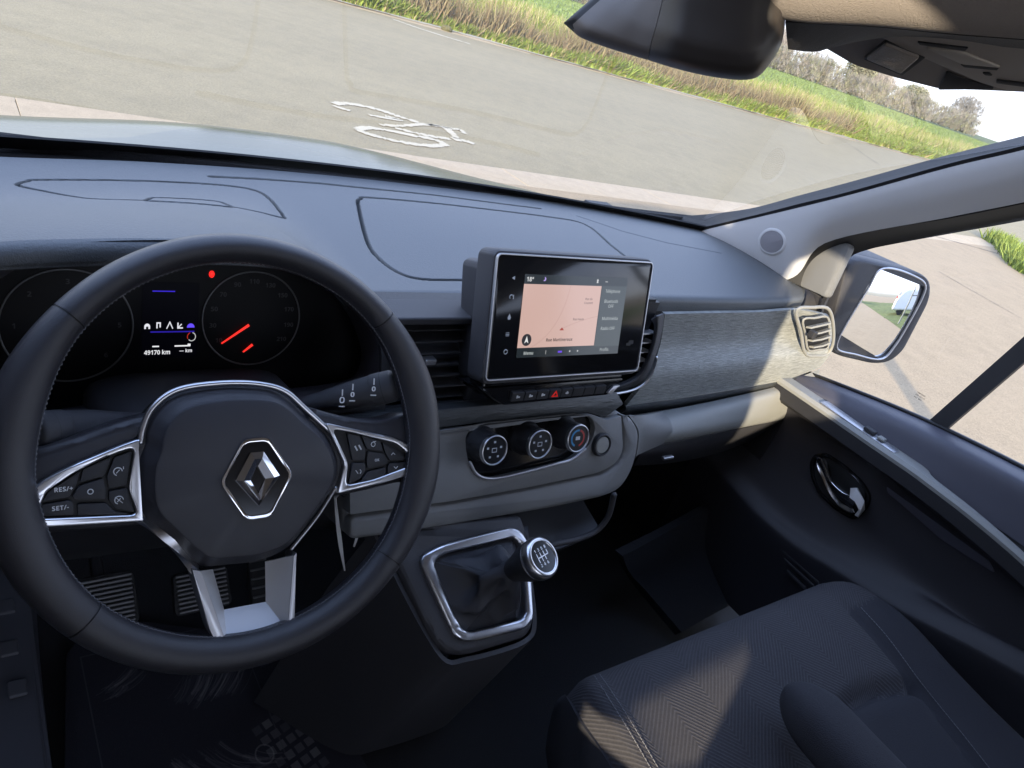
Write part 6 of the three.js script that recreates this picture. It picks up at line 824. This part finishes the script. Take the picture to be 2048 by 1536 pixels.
// ------------------------------------------------------------------ floor, mat, pedals
{
  const fl = structure('cab_floor', loft([[[-0.9, 0.9, -0.62], [0, 0.9, -0.62], [0.9, 0.9, -0.62]], [[-0.9, 0.55, -0.58], [0, 0.55, -0.58], [0.9, 0.55, -0.58]], [[-0.9, 0.42, -0.42], [0, 0.42, -0.42], [0.9, 0.42, -0.42]], [[-0.9, 0.41, 0.3], [0, 0.41, 0.3], [0.9, 0.41, 0.3]], [[-0.9, 0.41, 1.05], [0, 0.41, 1.05], [0.9, 0.41, 1.05]]], { su: 8, sv: 8, thick: 0.02, flip: true }), M.carpet);
  const dust = canvasTex(1024, 1024, (c) => {
    c.fillStyle = '#2c2b34'; c.fillRect(0, 0, 1024, 1024);
    let s = 5; const R = () => { s = (s * 16807) % 2147483647; return s / 2147483647; };
    const smear = (x, y, len, a, n, w) => { for (let i = 0; i < n; i++) { const o = (R() - 0.5) * w; c.strokeStyle = `rgba(185,180,180,${0.06 + 0.2 * R()})`; c.lineWidth = 2 + 9 * R() * R(); const sx = x + (R() - 0.5) * len * 0.5 - Math.sin(a) * o, sy = y + Math.cos(a) * o, L = len * (0.2 + 0.5 * R()); c.beginPath(); c.moveTo(sx, sy); c.quadraticCurveTo(sx + Math.cos(a + 0.3) * L * 0.5, sy + Math.sin(a + 0.3) * L * 0.5, sx + Math.cos(a) * L, sy + Math.sin(a) * L); c.stroke(); } };
    for (let i = 0; i < 9000; i++) { c.fillStyle = `rgba(140,136,140,${0.03 + 0.12 * R()})`; c.fillRect(R() * 1024, R() * 1024, 1 + 2 * R(), 1 + 2 * R()); }
    smear(200, 300, 220, -0.5, 26, 60); smear(520, 420, 420, -0.9, 60, 110); smear(700, 330, 300, -0.3, 40, 70); smear(420, 620, 380, 0.75, 50, 70); smear(330, 800, 300, -0.35, 50, 60); smear(560, 720, 260, 0.4, 60, 110);
    // shoe print
    c.save(); c.translate(760, 700); c.rotate(-0.25); for (let i = 0; i < 6; i++) for (let j = 0; j < 4; j++) { c.fillStyle = `rgba(185,180,180,${0.18 + 0.3 * R()})`; c.fillRect(j * 46 - 80 + (i % 2) * 6, i * 46 - 130, 34, 30); } c.strokeStyle = 'rgba(185,180,180,.4)'; c.lineWidth = 6; c.beginPath(); c.arc(-90, -30, 34, 0, 7); c.stroke(); c.restore();
    c.strokeStyle = 'rgba(90,88,94,.6)'; c.lineWidth = 5; c.strokeRect(120, 130, 620, 600);
  });
  const mat = thing('floor_mat', 'black rubber floor mat with pale dusty shoe prints under the pedals', 'floor mat');
  const mp = roundPoly([[-0.4828,0.43,-0.3813],[-0.409,0.43,-0.4226],[-0.2788,0.43,-0.3525],[-0.1436,0.43,-0.2726],[-0.1479,0.43,-0.169],[-0.1323,0.43,-0.0076],[-0.1502,0.43,0.0488],[-0.5113,0.43,-0.1119],[-0.5089,0.43,-0.1863]].map((p) => [p[0], -p[2]]), 0.02);
  const mg = plate(mp, 0.01, 0.003, 0); { mg.computeBoundingBox(); const b = mg.boundingBox, uv = mg.attributes.uv, p = mg.attributes.position; for (let i = 0; i < uv.count; i++) uv.setXY(i, (p.getX(i) - b.min.x) / (b.max.x - b.min.x), (p.getY(i) - b.min.y) / (b.max.y - b.min.y)); }
  mesh('mat_sheet', mg.rotateX(-Math.PI / 2).translate(0, 0.432, 0), new THREE.MeshStandardMaterial({ map: dust, roughness: 0.9, bumpMap: rep(grainT, 6), bumpScale: 0.002 }), mat);
  // entry sill with square pads
  const sl = thing('entry_sill', 'dark plastic entry sill with small square pads by the mat', 'door sill');
  mesh('sill_plate', loft([[[-0.9, 0.52, -0.5], [-0.56, 0.53, -0.5], [-0.525, 0.51, -0.49], [-0.512, 0.44, -0.48]], [[-0.9, 0.51, -0.2], [-0.56, 0.51, -0.2], [-0.535, 0.495, -0.2], [-0.522, 0.43, -0.2]], [[-0.9, 0.5, 0.6], [-0.56, 0.5, 0.6], [-0.54, 0.485, 0.6], [-0.527, 0.42, 0.6]]], { su: 6, sv: 8, thick: 0.006, flip: true }), grain([0.085, 0.085, 0.1], 0.55), sl);
  for (const p of [[[-0.557,0.515,-0.3348]], [[-0.553,0.515,-0.265]], [[-0.555,0.52,-0.407]]]) mesh('sill_pad', rbox(0.022, 0.006, 0.026, 0.003), grain([0.12, 0.12, 0.135], 0.6), sl).position.set(p[0][0], p[0][1] + 0.001, p[0][2]);
  // pedals
  const pedal = (name, label, c, w, h, ribs, metal) => { const t = thing(name, label, 'pedal', c, -0.75); mesh('pad', plate(roundPoly([[-w / 2, -h / 2], [w / 2, -h / 2], [w / 2 * 0.94, h / 2], [-w / 2 * 0.94, h / 2]], 0.01), 0.014, 0.003, 0), M.rubber, t); for (let i = 0; i < ribs; i++) mesh('rib', rbox(w * 0.86, 0.0034, 0.004, 0.001), M.ring, t).position.set(0, lerp(-h * 0.42, h * 0.42, i / (ribs - 1)), 0.001); mesh('lever', tube([[0, h / 2 - 0.01, -0.012], [0, h / 2 + 0.08, -0.06], [0, h / 2 + 0.2, -0.08]], 0.008), M.dark, t); return t; };
  pedal('clutch_pedal', 'ribbed grey clutch pedal above the dusty floor mat', [-0.4585,0.6501,-0.26], 0.085, 0.07, 11);
  pedal('brake_pedal', 'ribbed brake pedal half hidden behind the lower wheel spoke', [-0.3253,0.611,-0.28], 0.08, 0.06, 9);
  pedal('accelerator_pedal', 'narrow accelerator pedal seen through the lower wheel spoke', [-0.2403,0.6004,-0.28], 0.03, 0.08, 6);
  // passenger side carpet riser
  const rs = thing('passenger_toe_board', 'black carpeted toe board in the passenger footwell', 'footwell');
  mesh('riser', loft([[[0.4226,0.6,-0.1672],[0.5974,0.6,-0.1962],[0.7901,0.6,-0.234]], [[0.5087,0.5,-0.1594],[0.7181,0.5,-0.1757],[0.9217,0.5,-0.2074]], [[0.5772,0.43,-0.0475],[0.7073,0.43,-0.0611],[0.8667,0.43,-0.0719]]], { su: 5, sv: 5, thick: 0.02 }), M.carpet, rs);
}

// every group stands at the base of its thing
for (const o of scene.children) if (o.isGroup && o.position.lengthSq() === 0 && o.quaternion.w === 1) {
  const b = new THREE.Box3().setFromObject(o), c = b.getCenter(new THREE.Vector3()); c.y = b.min.y;
  for (const k of o.children) k.position.sub(c);
  o.position.copy(c);
}
renderer.render(scene, camera);
